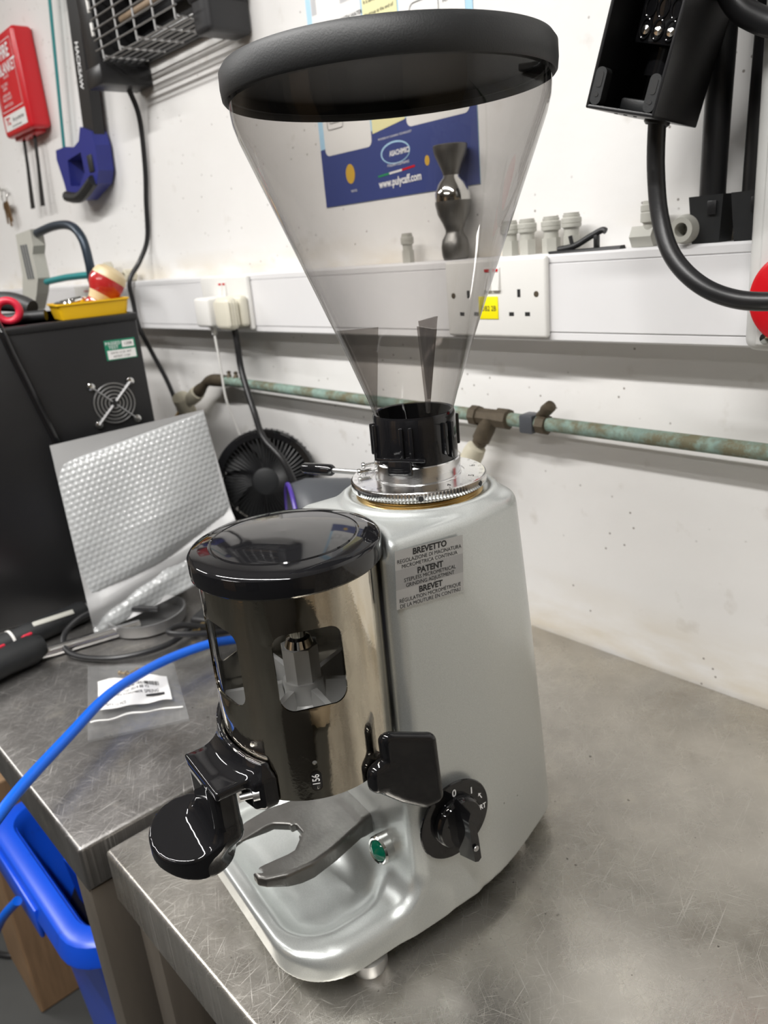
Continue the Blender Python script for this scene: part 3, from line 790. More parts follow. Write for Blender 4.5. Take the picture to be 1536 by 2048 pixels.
# small notice on the left shoulder
sl = Vector((1, 0, .55)).normalized(); nm = frame((-.0715, -.0365, .3475 - .55 * .0715 + .0012), (.35, 1, .19), (-1, .3, -.55))
nb_ = G().add([nm @ Vector(v) for v in ((-.0078, -.0085, 0), (.0078, -.0085, 0), (.0078, .0085, 0), (-.0078, .0085, 0))], [(0, 1, 2, 3)]).obj('notice_label', mLABEL, gr, smooth=False)
g = G()
for k in range(3):
    y0 = .0045 - .0042 * k
    for x0, x1 in ((-.0060, -.0022), (-.0016, .0018), (.0024, .0060)): g.add([nm @ Vector((x, y, .0003)) for x, y in ((x0, y0 - .0007), (x1, y0 - .0007), (x1, y0 + .0007), (x0, y0 + .0007))], [(0, 1, 2, 3)])
for a, b, c, d in ((-.0078, -.0085, .0078, -.0081), (-.0078, .0081, .0078, .0085), (-.0078, -.0085, -.0074, .0085), (.0074, -.0085, .0078, .0085)): g.add([nm @ Vector((x, y, .0003)) for x, y in ((a, b), (c, b), (c, d), (a, d))], [(0, 1, 2, 3)])
g.obj('notice_print', mINK, nb_, smooth=False)

# ------------------------------------------------------------------ trunking and sockets along the wall
TF = .3292                                    # front face of the trunking
tr = thing('cable_trunking', 'long white plastic cable trunking running along the wall at socket height', 'trunking', (-1, WY, .43))
def X(o): return (o[0] + 1, o[1] - WY, o[2] - .43)
g = G(); prof = [(TF + .003, .386), (TF + .0005, .388), (TF + .0005, .395), (TF + .0018, .3955), (TF + .0018, .3965), (TF, .397), (TF, .4668), (TF + .0018, .4673), (TF + .0018, .4683), (TF + .0005, .4688), (TF + .0005, .4752), (TF + .003, .4776), (WY - .0005, .4776), (WY - .0005, .386)]
n = len(prof); xs = (-3.0, .098)
V = [X((x, a, b)) for x in xs for a, b in prof]
g.add(V, [tuple(range(n)), tuple(range(n, 2 * n))[::-1]] + [(i, n + i, n + (i + 1) % n, (i + 1) % n) for i in range(n)])
g.obj('trunking_body', mTRUNK, tr, ang=25)

def socket(xr, label, switch_red=True, tagtext=None):
    """double socket, right edge at xr, standing on the trunking face"""
    t = thing('double_socket', label, 'socket', (xr - .073, TF, .4337), group=None)
    G().rbox((-.073, -.0085, -.043), (.073, 0, .043), .0035, 3).obj('face_plate', mWHITEP, t)
    for sx in (-1, 1):
        cx = sx * .037
        for (dx, dz, w, h) in ((0, .0052, .0042, .0085), (-.0111, -.0172, .0066, .0042), (.0111, -.0172, .0066, .0042)):
            G().box((cx + dx - w / 2, -.0088, dz - h / 2), (cx + dx + w / 2, -.004, dz + h / 2)).obj('pin_hole', mINK, t, smooth=False)
        G().turned((sx * .0605, -.008, .0040), (sx * .0605, -.010, .0040), [(.0032, 0), (.0030, .0012), (0, .0014)], 16).obj('screw', mOXID, t)
        s = G(); c = sx * .0065 if False else sx * .0062
        s.add([(c - .0056, -.0085, .0085), (c + .0056, -.0085, .0085), (c + .0056, -.0085, .0335), (c - .0056, -.0085, .0335),
               (c - .0052, -.0125, .0090), (c + .0052, -.0125, .0090), (c + .0052, -.0098, .0330), (c - .0052, -.0098, .0330)],
              [(4, 5, 6, 7), (0, 1, 5, 4), (1, 2, 6, 5), (2, 3, 7, 6), (3, 0, 4, 7)])
        so = s.obj('rocker_switch', mWHITEP, t, smooth=False)
        G().box((c - .0034, -.0109, .0292), (c + .0034, -.0095, .0322)).obj('red_marker', mRED, so, smooth=False)
    return t
s1 = socket(-.1189, 'white double socket with a yellow tag behind the hopper')
tg = G().rbox((-.0155, -.0010, -.0125), (.0130, 0, .0125), .0004).obj('circuit_tag', mTAG); tg.location = (-.1975, TF - .0086, .4235)
tag(tg, 'yellow paper tag with black lettering stuck on the white socket', 'tag')
write([('DB2 2B', -.0005, -.001, .0082, 'CENTER', .0001, .85)], 'lettering', mINK, tg, frame((0, -.00115, 0), (1, 0, 0), (0, 0, 1)))
s2 = socket(-.6976, 'white double socket holding two plugs left of the hopper')
s3 = socket(-1.262, 'white double socket half hidden behind the yellow tray')
pa = thing('plug_charger', 'square white phone charger plugged into the socket, white lead below', 'charger', (-.783, TF - .0085, .4225))
G().rbox((-.023, -.040, -.0235), (.023, -.001, .0235), .005, 3).obj('charger_body', mWHITEP, pa)
G().cyl((0, -.022, -.0235), (0, -.022, -.037), .0055, .0045, 16).obj('lead_plug', mWHITEP, pa)
pts = [(-.783, TF - .0305, .386), (-.781, TF - .030, .33), (-.778, TF - .03, .27), (-.775, .315, .20), (-.765, .325, .14), (-.72, .33, .10), (-.69, .33, .075)]
tag(G().tube(pts, .0021, 8).obj('charger_lead', mWHITEP), 'thin white lead hanging from the white charger', 'cable')
pb = thing('mains_plug', 'cream mains plug with a thick black lead in the left socket', 'plug', (-.722, TF - .0085, .4215))
G().rbox((-.024, -.017, -.024), (.024, -.001, .025), .006, 3).obj('plug_base', mCREAM, pb)
G().rbox((-.022, -.040, -.027), (.022, -.018, .024), .009, 4).obj('plug_cover', mCREAM, pb)
for k in range(4):
    G().rbox((-.0225, -.0385 + k * .0052, -.020), (.0232, -.0365 + k * .0052, .018), .001).obj('grip_ridge', mCREAM, pb)
pts = [(-.722, TF - .028, .396), (-.720, TF - .028, .37), (-.715, TF - .03, .325), (-.672, .285, .265), (-.625, .266, .232), (-.585, .272, .195), (-.572, .290, .12), (-.60, .34, .02), (-.62, .35, .008)]
tag(G().tube(pts, .0052, 12).obj('mains_lead', mBLACK), 'thick black lead dropping from the cream plug behind the fan', 'cable')

# ------------------------------------------------------------------ copper pipe with its fittings
PY = .344
pp = thing('copper_pipe', 'green corroded copper pipe running along the wall below the trunking', 'pipe', (0, PY, .2885))
g = G(); g.tube([(-.86, 0, .006), (-.6, 0, .0035), (-.24, 0, .0005), (.2, 0, -.001), (1.0, 0, -.004), (2.0, 0, -.004)], .0083, 20, 6); g.obj('pipe_run', mCOPPER, pp)
g = G()
g.turned((-.254, 0, 0), (-.18, 0, 0), [(.0085, 0), (.0128, .001), (.0128, .012), (.0105, .013), (.0105, .042), (.0128, .043), (.0128, .060), (.0085, .062)], 8)
g.turned((-.222, 0, 0), (-.244, -.004, -.040), [(.0100, 0), (.0115, .018), (.0115, .034), (.0095, .036), (.0095, .040)], 20)
g.obj('tee_fitting', mOXID, pp, ang=30)
G().turned((-.150, 0, -.001), (-.128, 0, -.001), [(.0085, 0), (.0118, .001), (.0118, .013), (.0085, .014)], 8).obj('compression_nut', mOXID, pp, ang=30)
G().rbox((-.172, -.0105, -.0125), (-.152, .0105, .0105), .003).obj('pipe_clip', mDGREY, pp)
G().turned((-.150, .002, .008), (-.128, -.004, .024), [(.005, 0), (.0055, .010), (.0075, .014), (.007, .026), (0, .028)], 12).obj('clip_screw', mOXID, pp)
G().turned((-.244, -.004, -.038), (-.278, -.012, -.098), [(.0095, 0), (.0125, .002), (.0140, .012), (.0140, .030), (.0105, .034), (.0100, .062)], 24).obj('taped_branch', mTAPE, pp)
lv = G().turned((-.300, -.012, -.062), (-.262, -.020, -.052), [(0, 0), (.009, .002), (.012, .010), (.011, .03), (0, .036)], 14); lv.obj('tap_handle', mTAPE, pp)
g = G(); g.tube([(-.845, 0, .006), (-.905, 0, .003), (-.930, -.004, -.010), (-.948, -.006, -.022)], lambda t: .0098 + .002 * math.sin(t * 9), 16, 6); g.obj('elbow', mOXID, pp)
for x in (-.835, -.812, -.79):
    G().turned((x, 0, .010), (x - .004, .004, .024), [(.0045, 0), (.005, .006), (.003, .010), (.0045, .013), (0, .016)], 10).obj('clip_screw', mOXID, pp)
G().turned((-.945, -.006, -.020), (-.990, -.010, -.046), [(.010, 0), (.0135, .002), (.0145, .014), (.0130, .032), (.0095, .036), (.0095, .05)], 24).obj('taped_union', mTAPE, pp)
G().turned((-.992, -.022, -.030), (-1.012, .006, -.082), [(.0, 0), (.0165, .0005), (.0172, .004), (.0172, .044), (.0150, .050), (0, .050)], 28).obj('valve_body', mTAPE, pp)
G().turned((-1.012, -.006, -.068), (-1.062, -.010, -.096), [(.0135, 0), (.0150, .003), (.0120, .03), (.0095, .05)], 20).obj('brass_tail', mBRASS, pp)
G().tube([(-1.05, -.01, -.09), (-1.09, -.012, -.14), (-1.10, -.014, -.2885)], .0075, 12, 6).obj('drop_pipe', mTAPE, pp)

# ------------------------------------------------------------------ things standing on the trunking
TZ = .4776
def push_fit(name, label, x, y, h=.0375, s=1.0, mat=mGREYP, group='grey push-fit pipe fittings on the trunking'):
    t = thing(name, label, 'fitting', (x, y, TZ), random.uniform(0, 1), group)
    hexp = [(.0098 * s * math.cos(R(a)), .0098 * s * math.sin(R(a))) for a in range(0, 360, 60)]
    G().prism(hexp, 0, h * .42).obj('hex_body', mat, t, smooth=False)
    G().lathe([(.0078 * s, h * .42), (.0080 * s, h * .60), (.0086 * s, h * .62), (.0104 * s, h * .64), (.0106 * s, h * .72), (.0100 * s, h * .73), (.0106 * s, h * .745), (.0106 * s, h * .86), (.0100 * s, h * .88)], 28).obj('neck', mat, t, ang=30)
    G().lathe([(.0088 * s, h * .88), (.0090 * s, h * .95), (.0080 * s, h * .96), (.0082 * s, h), (.0060 * s, h), (.0055 * s, h * .9), (0, h * .9)], 28).obj('collet', mat, t, ang=30)
    return t
FIT = 'grey push-fit fitting standing on the trunking, '
push_fit('pipe_fitting', FIT + 'leftmost of the row, half behind the hopper', -.190, .352)
push_fit('pipe_fitting', FIT + 'second from the hopper edge', -.1655, .352)
push_fit('pipe_fitting', FIT + 'third from the hopper edge', -.1335, .352)
push_fit('pipe_fitting', FIT + 'next to the black clip', -.1075, .352, .039)
push_fit('pipe_fitting', 'slim grey fitting standing on the trunking, seen through the hopper', -.357, .352, .036, .8, group=None)
push_fit('pipe_fitting', 'clear stubby fitting on the trunking behind the red lacquered knob', -1.275, .352, .042, 1.1, mCREAM, None)
t = thing('elbow_fitting', 'grey elbow pipe fitting lying on the trunking left of the thick cable', 'fitting', (-.013, .350, TZ))
hexp = [(.0112 * math.cos(R(a)), .0112 * math.sin(R(a))) for a in range(0, 360, 60)]
g = G().prism(hexp, -.013, .010).xf(frame((-.006, 0, .0100), (0, 1, 0), (0, 0, 1))); g.obj('hex_body', mGREYP, t, smooth=False)
G().lathe([(.0078, .012), (.0082, .022), (.0108, .023), (.0108, .031), (.0102, .032), (.0108, .033), (.0108, .038), (.0090, .039), (.0088, .042), (.006, .042), (.006, .036), (0, .036)], 28, (-.001, 0, 0)).obj('upright_socket', mGREYP, t, ang=30)
t2 = thing('pipe_fitting', 'grey fitting lying on its side facing us by the black cuff', 'fitting', (.030, .345, TZ + .0135))
G().turned((0, .016, 0), (0, -.022, 0), [(.0095, 0), (.0100, .012), (.0122, .014), (.0130, .020), (.0130, .030), (.0110, .035), (.0108, .038), (.0062, .038), (.0060, .020), (0, .020)], 32).obj('body', mGREYP, t2, ang=30)
t3 = thing('pipe_nut', 'small tan pipe nut on the trunking beside the black hanging lead', 'fitting', (-1.172, .350, TZ))
G().turned((0, .012, .012), (0, -.014, .012), [(.0075, 0), (.0120, .001), (.0120, .024), (.0075, .026), (.0065, .018), (0, .018)], 8).obj('nut_body', mTAPE, t3, ang=30)
# black spring clip
t = thing('spring_clip', 'black plastic spring clip lying on the trunking edge by the grey fittings', 'clip', (-.082, .338, TZ))
g = G().add([(-.040, -.007, .000), (.044, -.006, .0), (.044, .006, .0), (-.040, .007, .0), (-.042, -.005, .0022), (.044, -.004, .0035), (.044, .004, .0035), (-.042, .005, .0022)], [(3, 2, 1, 0), (4, 5, 6, 7), (0, 1, 5, 4), (1, 2, 6, 5), (2, 3, 7, 6), (3, 0, 4, 7)])
g.obj('lower_jaw', mBLACK, t, smooth=False)
g = G().tube([(-.032, 0, .0035), (-.012, 0, .0060), (.006, 0, .0135), (.020, 0, .0190), (.0245, 0, .0180)], .0032, 10, 6); g.obj('upper_jaw', mBLACK, t)
G().rbox((.012, -.003, .002), (.0165, .003, .015), .001).obj('strut', mBLACK, t)
G().cyl((-.014, 0, .004), (-.0175, 0, .016), .0022, n=10).obj('peg', mBLACK, t)
# metal tamper
t = thing('tamper', 'turned steel tamper standing on the trunking behind the hopper', 'tamper', (-.272, .350, TZ))
G().lathe([(.0135, 0), (.0150, .001), (.0165, .006), (.0170, .015), (.0155, .023), (.0112, .030), (.0106, .034), (.0135, .041), (.0190, .052), (.0212, .063), (.0212, .0665)], 48).obj('lower_body', mCAST, t)
G().lathe([(.0212, .0665), (.0213, .0672), (.0205, .076), (.0165, .0860), (.0112, .0920), (.0100, .0945)], 48).obj('polished_bulb', mCHROME, t)
G().lathe([(.0100, .0945), (.0105, .0975), (.0140, .106), (.0185, .116), (.0200, .122), (.0203, .1265), (.0195, .1275), (0, .1275)], 48).obj('top_cup', mCAST, t)

# two black tubes standing in cuffs
def cuffed_tube(label, x, y, lean):
    t = thing('cuffed_tube', label, 'tube', (x, y, TZ), 0)
    g = G().add([(-.0125, -.012, 0), (.0125, -.012, 0), (.0125, .012, 0), (-.0125, .012, 0), (-.0158, -.0145, .0405), (.0158, -.0145, .0405), (.0158, .0145, .0405), (-.0158, .0145, .0405)], [(3, 2, 1, 0), (4, 5, 6, 7), (0, 1, 5, 4), (1, 2, 6, 5), (2, 3, 7, 6), (3, 0, 4, 7)])
    g.obj('cuff', mBLACKM, t, smooth=False)
    G().rbox((.002, -.0160, .024), (.0105, -.0135, .036), .001).obj('moulded_square', mBLACK, t)
    G().tube([(-.001, 0, .040), (0, 0, .1), (.001 + lean, .002, .25), (lean, .004, .52)], .0113, 20, 4).obj('tube', mBLACK, t)
cuffed_tube('black tube upright in a square cuff, next to the elbow fitting', .0485, .345, .002)
cuffed_tube('black tube upright in a square cuff, against the grey isolator box', .0870, .345, .002)

# ------------------------------------------------------------------ open black connector box on the thick cable
cb = thing('connector_box', 'open black connector box hanging tilted on a thick cable', 'connector box', (.0261, .262, .5815))
cb.rotation_euler = (0, R(16.4), R(12.6))
Wb, Db, Hb = .0280, .0600, .24
G().add([], []).rbox((-Wb, Db - .004, 0), (Wb, Db, Hb), .002).rbox((-Wb, -Db, 0), (-Wb + .003, Db, Hb), .0012).rbox((Wb - .003, -Db, 0), (Wb, Db, Hb), .0012).rbox((-Wb, -Db, 0), (Wb, Db, .003), .0012).rbox((-Wb, -Db, Hb - .003), (Wb, Db, Hb), .0012).obj('housing', mBLACK, cb)
for sx in (-1, 1):
    g = G().prism(rrect(.0085, .026, .004, 4, sx * (Wb - .0065), .016), -Db, -Db + .012).xf(Matrix(((1, 0, 0, 0), (0, 0, 1, 0), (0, 1, 0, 0), (0, 0, 0, 1))))
    po = g.obj('corner_post', mBLACKM, cb)
    G().turned((sx * (Wb - .0065), -Db - .0004, .010), (sx * (Wb - .0065), -.050, .010), [(0, 0), (.0016, 0), (.0016, .004), (0, .004)], 12).obj('screw_hole', mINK, po)
    G().prism(rrect(.0045, .011, .002, 3, sx * (Wb - .0065), .0205), -Db - .0004, -.050).xf(Matrix(((1, 0, 0, 0), (0, 0, 1, 0), (0, 1, 0, 0), (0, 0, 0, 1)))).obj('slot', mINK, po)
tb = G().rbox((-.0165, -.022, .050), (.0165, .056, .165), .002).obj('terminal_block', mBLACKG, cb)
for r_ in range(4):
    for c_ in range(3):
        p = Vector((-.0100 + .0100 * c_, -.0225, .0600 + .0145 * r_))
        g = G(); g.tube([p + Vector((.0040 * math.cos(a), 0, .0068 * math.sin(a))) for a in [2 * PI * k / 20 for k in range(20)]], .0010, 8, 1, True)
        tb_r = g.obj('terminal_ring', mBLACKG, tb)
        if r_ == 0:
            G().turned(p + Vector((.001, .001, -.001)), p + Vector((.001, -.004, -.001)), [(.0032, 0), (.0030, .003), (0, .0034)], 14).obj('terminal_screw', mCHROME, tb)
G().rbox((-.012, -.030, .003), (.016, .040, .012), .002).obj('cable_clamp', mBLACKM, cb)
G().cyl((.002, .0, .030), (.002, .0, .052), .011, n=20).obj('inner_grommet', mBLACKG, cb)
for k in range(3):
    G().cyl((-.013 + .008 * k, -.030, -.0006), (-.013 + .008 * k, -.030, .001), .0016, n=10).obj('vent_hole', mINK, cb)
G().turned((.012, .0, .004), (.012, .0, -.006), [(.0105, 0), (.0105, .006), (.0085, .008)], 20).obj('cable_gland', mBLACK, cb)
pts = [(.041, .262, .600), (.0385, .262, .575), (.0385, .262, .540), (.0450, .259, .503), (.0610, .252, .472), (.0880, .247, .449), (.1200, .245, .437), (.155, .252, .4345), (.190, .272, .4345), (.215, .300, .4345)]
tag(G().tube(pts, .0073, 20, 10).obj('thick_cable', mBLACK), 'thick black cable looping from the connector box to the red isolator', 'cable')
pts = [(.070, .288, .690), (.082, .286, .660), (.100, .285, .640), (.135, .282, .625), (.20, .283, .62), (.30, .283, .62)]
tag(G().tube(pts, .0095, 20, 10).obj('thick_cable', mBLACK), 'thick black cable leaving the back of the connector box', 'cable')

# isolator at the right edge
iso = thing('isolator_switch', 'pale grey isolator box with a round red switch, cut by the frame', 'isolator', (.19, .337, .387))
G().rbox((-.0895, -.036, 0), (.10, .036, .33), .011, 4).obj('enclosure', mISO, iso)
G().rbox((-.077, -.0395, .006), (.09, -.035, .32), .008, 4).obj('cover', mISO, iso)
G().turned((-.043, -.039, .046), (-.043, -.075, .046), [(0, 0), (.0375, 0), (.0382, .003), (.0375, .008), (.034, .010), (0, .0105)], 64).obj('red_disc', mREDI, iso)
for (x, z) in ((-.068, .0125), (-.068, .31)):
    s = G().turned((x, -.0385, z), (x, -.0430, z), [(.0046, 0), (.0044, .0018), (0, .0024)], 18).obj('screw', mCHROME, iso)

# ------------------------------------------------------------------ poster behind the hopper
po = thing('cleaning_poster', 'printed blue and white machine cleaning poster on the wall behind the hopper', 'poster', (-.394, WY - .0006, .768))
mp = frame((0, -.0006, 0), (1, 0, 0), (0, 0, 1))
def flat(lst, z, name, mat):
    g = G()
    for p in lst: g.add([mp @ Vector((x, y, z)) for x, y in p], [tuple(range(len(p)))])
    return g.obj(name, mat, po, smooth=False)
W2, H2 = .146, .208
G().box((-W2, -.0006, -H2), (W2, .0002, H2)).obj('sheet', mLBLUE, po, smooth=False)
flat([[(-W2, -H2), (W2, -H2), (W2, -H2 + .098), (-W2, -H2 + .075)]], .0002, 'navy_band', mNAVY)
flat([rrect(.098, .30, .008, 4, -.086, .008), rrect(.105, .31, .008, 4, .083, .025)], .0004, 'white_panel', mPAPER)
flat([[(-.034, -.128), (.028, -.120), (.028, .20), (-.034, .20)]], .0005, 'yellow_panel', mPYEL)
flat([[(-.034, .040), (.028, .040), (.028, .203), (-.034, .203)]], .0006, 'text_panel', mPAPER)
flat([[(-.134, .03), (-.124, .03), (-.124, .20), (-.134, .20)], [(-.075, .03), (-.040, .03), (-.040, .204), (-.075, .204)], [(.031, .03), (.042, .03), (.042, .204), (.031, .204)], [(.085, .03), (.130, .03), (.130, .204), (.085, .204)]], .0006, 'grey_panel', mPAPERG)
flat([[(.110, .0), (.136, .0), (.141, .06), (.136, .12), (.130, .12), (.134, .06)], [(.05, .03), (.083, .045), (.083, .06)]], .0006, 'blue_chevron', mLBLUE)
flat([[(.0275 * math.cos(a) + .006, .0135 * math.sin(a) - .155) for a in [2 * PI * k / 28 for k in range(28)]]], .0005, 'logo_oval', mLBLUE)
flat([[(.0255 * math.cos(a) + .0065, .0118 * math.sin(a) - .1555) for a in [2 * PI * k / 28 for k in range(28)]]], .0006, 'logo_oval', mNAVY)
flat([[(.0095 * math.cos(a) - .086, .0125 * math.sin(a) - .170) for a in [2 * PI * k / 24 for k in range(24)]]], .0005, 'gold_seal', mGOLD)
flat([[(-.030, -.1815), (-.008, -.1800), (-.008, -.1775), (-.030, -.179)]], .0005, 'flag_strip', mFLAG1)
flat([[(-.008, -.1800), (.016, -.1785), (.016, -.1760), (-.008, -.1775)]], .0005, 'flag_strip', mPAPER)
flat([[(.016, -.1785), (.040, -.1765), (.040, -.1740), (.016, -.1760)]], .0005, 'flag_strip', mRED)
flat([[(.0042 * math.cos(a) + .062, .006 * math.sin(a) - .172) for a in [2 * PI * k / 16 for k in range(16)]]], .0005, 'bean_mark', mGOLD)
m4 = mp @ Matrix.Translation((0, 0, .0009)) @ Matrix.Rotation(R(1.5), 4, 'Z')
write([('www.pulycaff.com', .006, -.1895, .0135, 'CENTER', .0004, .8), ('ASACHIMICI', .010, -.1560, .0085, 'CENTER', .0003, .8), ('ITALIAN CLEANING', .006, -.1695, .0046), ('POWERED BY CLEANING TECHNOLOGY', .004, -.136, .0034), ('TESTED', -.086, -.190, .004)], 'lettering', mWINK, po, m4)
rows = [('FILL WITH WATER', -.061, .012, .0065), ('ALL 10 MIN', -.061, -.030, .0060), ('SOAK FILTERS', -.061, -.068, .0060), ('AND HANDLES', -.061, -.078, .0060), ('RINSE', -.061, -.092, .0060), ('RINSE', .112, -.010, .0075), ('WASH WITH', .112, -.052, .0058), ('CLEAN WATER', .112, -.061, .0058)]
rows += [('OF PULY', -.0575, .195, .0082, 'CENTER', .0003, .8), ('CLEANER®', -.0575, .185, .0082, 'CENTER', .0003, .8), ('IN 1 LITRE', -.0575, .175, .0082, 'CENTER', .0003, .8), ('OF WATER', -.0575, .165, .0082, 'CENTER', .0003, .8), ('POUR THE', .108, .190, .0095, 'CENTER', .0003, .85), ('SOLUTION', .108, .178, .0095, 'CENTER', .0003, .85)]
for k, tx in enumerate(['The main components of', 'scale deposits are:', 'increasing demand for energy', 'in water temperature.', 'the taste of products.']): rows.append((tx, -.031, .197 - k * .0085, .0055, 'LEFT'))
for k, tx in enumerate(['It is advisable to clean', 'the group at the end of', 'each working day with', 'one measure of powder.', 'Repeat until the water', 'runs clear and rinse the', 'blind filter with water.', 'Do not use on aluminium', 'parts. Keep away from', 'children and food.']): rows.append((tx, -.031, .020 - k * .0138, .0056, 'LEFT'))
write(rows, 'lettering', mINK, po, mp @ Matrix.Translation((0, 0, .0010)))
write([('2', .055, .192, .012, 'CENTER', .0004)], 'lettering', mRED, po, mp @ Matrix.Translation((0, 0, .0010)))
for tx, px_, py_ in (('DESCALING', .0365, .12), ('CLEANING', -.129, .10), ('FILTERS', -.129, -.06), ('RINSE AT', .040, -.04)):
    write([(tx, 0, 0, .0085)], 'lettering', mINK, po, mp @ Matrix.Translation((px_, py_, .0011)) @ Matrix.Rotation(R(90), 4, 'Z'))
g = G()
def ring2(cx, cy, w, h, r, th=.0007):
    a = rrect(w, h, r, 4, cx, cy); b = rrect(w - 2 * th, h - 2 * th, max(r - th, .0005), 4, cx, cy); n = len(a)
    g.add([mp @ Vector((x, y, .0010)) for x, y in a + b], [(i, (i + 1) % n, n + (i + 1) % n, n + i) for i in range(n)])
for (cx, cy, w, h, r) in ((-.108, -.088, .034, .045, .004), (-.108, -.088, .022, .030, .002), (-.108, -.020, .034, .022, .006), (.072, -.018, .048, .034, .008), (.070, -.060, .050, .036, .010), (.070, -.060, .034, .018, .009), (.055, .192, .018, .018, .009), (-.100, .195, .018, .030, .003)): ring2(cx, cy, w, h, r)
g.obj('line_drawing', mINK, po, smooth=False)
flat([[(-.1065, .175), (-.0935, .175), (-.0925, .195), (-.1075, .195)], rrect(.030, .014, .007, 4, .070, -.060)], .0008, 'water_print', mLBLUE)

# ------------------------------------------------------------------ things hung on the wall at the left
fb = thing('fire_blanket_case', 'red fire blanket case on the wall with two black pull straps', 'fire blanket', (-1.555, WY, .81))
G().rbox((-.085, -.046, 0), (.085, -.0005, .196), .009, 4).obj('case', mRED, fb)
G().rbox((-.075, -.030, -.006), (.060, -.006, .002), .002).obj('bottom_tab', mRED, fb)
fm = frame((0, -.0465, 0), (1, 0, 0), (0, 0, 1))
g = G()
def outline(g, mx, x0, y0, x1, y1, th):
    for a, b, c, d in ((x0, y0, x1, y0 + th), (x0, y1 - th, x1, y1), (x0, y0, x0 + th, y1), (x1 - th, y0, x1, y1)):
        g.add([mx @ Vector((x, y, 0)) for x, y in ((a, b), (c, b), (c, d), (a, d))], [(0, 1, 2, 3)])
outline(g, fm, -.068, .050, .066, .178, .0012); g.obj('white_border', mWINK, fb, smooth=False)
G().add([fm @ Vector((x, y, 0)) for x, y in ((-.068, .012), (.070, .012), (.070, .043), (-.068, .043))], [(0, 1, 2, 3)]).obj('white_label', mPAPER, fb, smooth=False)
fm2 = fm @ Matrix.Translation((0, 0, .0003))
write([('FIRE', .018, .157, .036, 'CENTER', .0008, .9), ('BLANKET', .018, .128, .030, 'CENTER', .0005, .85), ('BS EN 1869', 0, .113, .007), ('PULL TAPES', -.02, .100, .008), ('DOWN', -.02, .092, .008), ('COVER FLAME', -.02, .080, .008), ('TURN OFF HEAT', -.02, .072, .008), ('LEAVE TO COOL', -.02, .060, .008)], 'lettering', mWINK, fb, fm2)
write([('fire protection', .022, .030, .012), ('service and maintenance', .006, .018, .0062)], 'lettering', mINK, fb, fm2)
write([('TC', -.044, .030, .020, 'CENTER', .001)], 'red_emblem', mRED, fb, fm2)
for sx, dx in ((-.052, -.022), (.018, -.026)):
    g = G(); P = [(sx, -.020, .0), (sx + dx * .35, -.022, -.06), (sx + dx * .8, -.024, -.115), (sx + dx, -.026, -.152)]
    W = [.0042, .0042, .0068, .0085]; V = []
    for (p, ww) in zip(P, W): V += [(p[0] - ww, p[1], p[2]), (p[0] + ww, p[1] + .002, p[2]), (p[0] + ww, p[1] + .0045, p[2]), (p[0] - ww, p[1] + .0025, p[2])]
    F = [(3, 2, 1, 0), (12, 13, 14, 15)] + [(k * 4 + a, k * 4 + (a + 1) % 4, k * 4 + 4 + (a + 1) % 4, k * 4 + 4 + a) for k in range(3) for a in range(4)]
    g.add(V, F).obj('pull_strap', mBLACK, fb)
ks = thing('key_bunch', 'small bunch of bronze keys hanging on the wall below the fire blanket', 'keys', (-1.842, WY - .012, .70))
g = G().tube([(.020 * math.cos(a), .001 * math.sin(3 * a), .006 + .016 * math.sin(a)) for a in [2 * PI * k / 24 for k in range(24)]], .0016, 8, 1, True); g.obj('split_ring', mCHROME, ks)
for k, (dx, ang, ln) in enumerate(((-.012, 8, .05), (.006, -6, .058), (.020, -16, .05))):
    g = G().prism([(.011 * math.cos(R(a)), .011 * math.sin(R(a)) - .012) for a in range(-60, 241, 25)] + [(-.004, -.03), (-.004, -ln), (0, -ln - .004), (.004, -ln), (.004, -.04), (.006, -.035), (.004, -.03)], -.0012, .0012)
    g.xf(Matrix.Translation((dx, -.003 * k, -.006)) @ Matrix.Rotation(R(ang), 4, 'Y') @ frame((0, 0, 0), (1, 0, 0), (0, 0, 1))).obj('key', mKEY, ks, smooth=False)
hk = G().turned((-1.842, WY, .724), (-1.842, WY - .022, .724), [(.0022, 0), (.0022, .018), (.005, .018), (.005, .020), (0, .021)], 12).obj('hook', mCHROME)
hk.parent = ks; hk.matrix_parent_inverse = Matrix.Translation((1.842, -(WY - .012), -.70))

# big hacksaw hung upright
sy = .352
hs = thing('hacksaw', 'large blue and black hacksaw hung upright on the white wall', 'hacksaw', (-1.26, sy, .66))
def H(x, z, y=0.): return (x + 1.26, y, z - .66)
g = G(); P = [(-1.176, 1.045), (-1.222, .765)]
for s in (0,):
    a, b = Vector(H(-1.170, 1.06)), Vector(H(-1.219, .757)); d = (b - a).normalized(); nn = Vector((-d.z, 0, d.x)) * .0235
    V = []
    for p in (a, b):
        for q, yy in ((-1, -.011), (1, -.011), (1, .011), (-1, .011)): V.append(p + nn * q + Vector((0, yy, 0)))
    g.add(V, [(3, 2, 1, 0), (4, 5, 6, 7)] + [(k, (k + 1) % 4, 4 + (k + 1) % 4, 4 + k) for k in range(4)])
fr = g.obj('frame_tube', mBLACKCASE, hs, smooth=False)
a, b = Vector(H(-1.1975, .895, -.0115)), Vector(H(-1.207, .835, -.0115)); 
write([('HACKSAW', 0, 0, .020, 'CENTER', .0004, .8)], 'lettering', mWINK, fr, frame(Vector(H(-1.204, .875, -.0113)), (b - a), (1, 0, -.16)))
outl = [(-1.243, .775), (-1.197, .760), (-1.190, .735), (-1.196, .690), (-1.215, .668), (-1.300, .645), (-1.372, .655), (-1.378, .690), (-1.392, .735), (-1.386, .752), (-1.335, .752), (-1.292, .745), (-1.262, .752)]
hole = [(-1.335, .726), (-1.262, .732), (-1.262, .695), (-1.300, .672), (-1.345, .678)]
Vv = [Vector((x, z)) for x, z in outl + hole]; n1, n2 = len(outl), len(hole)
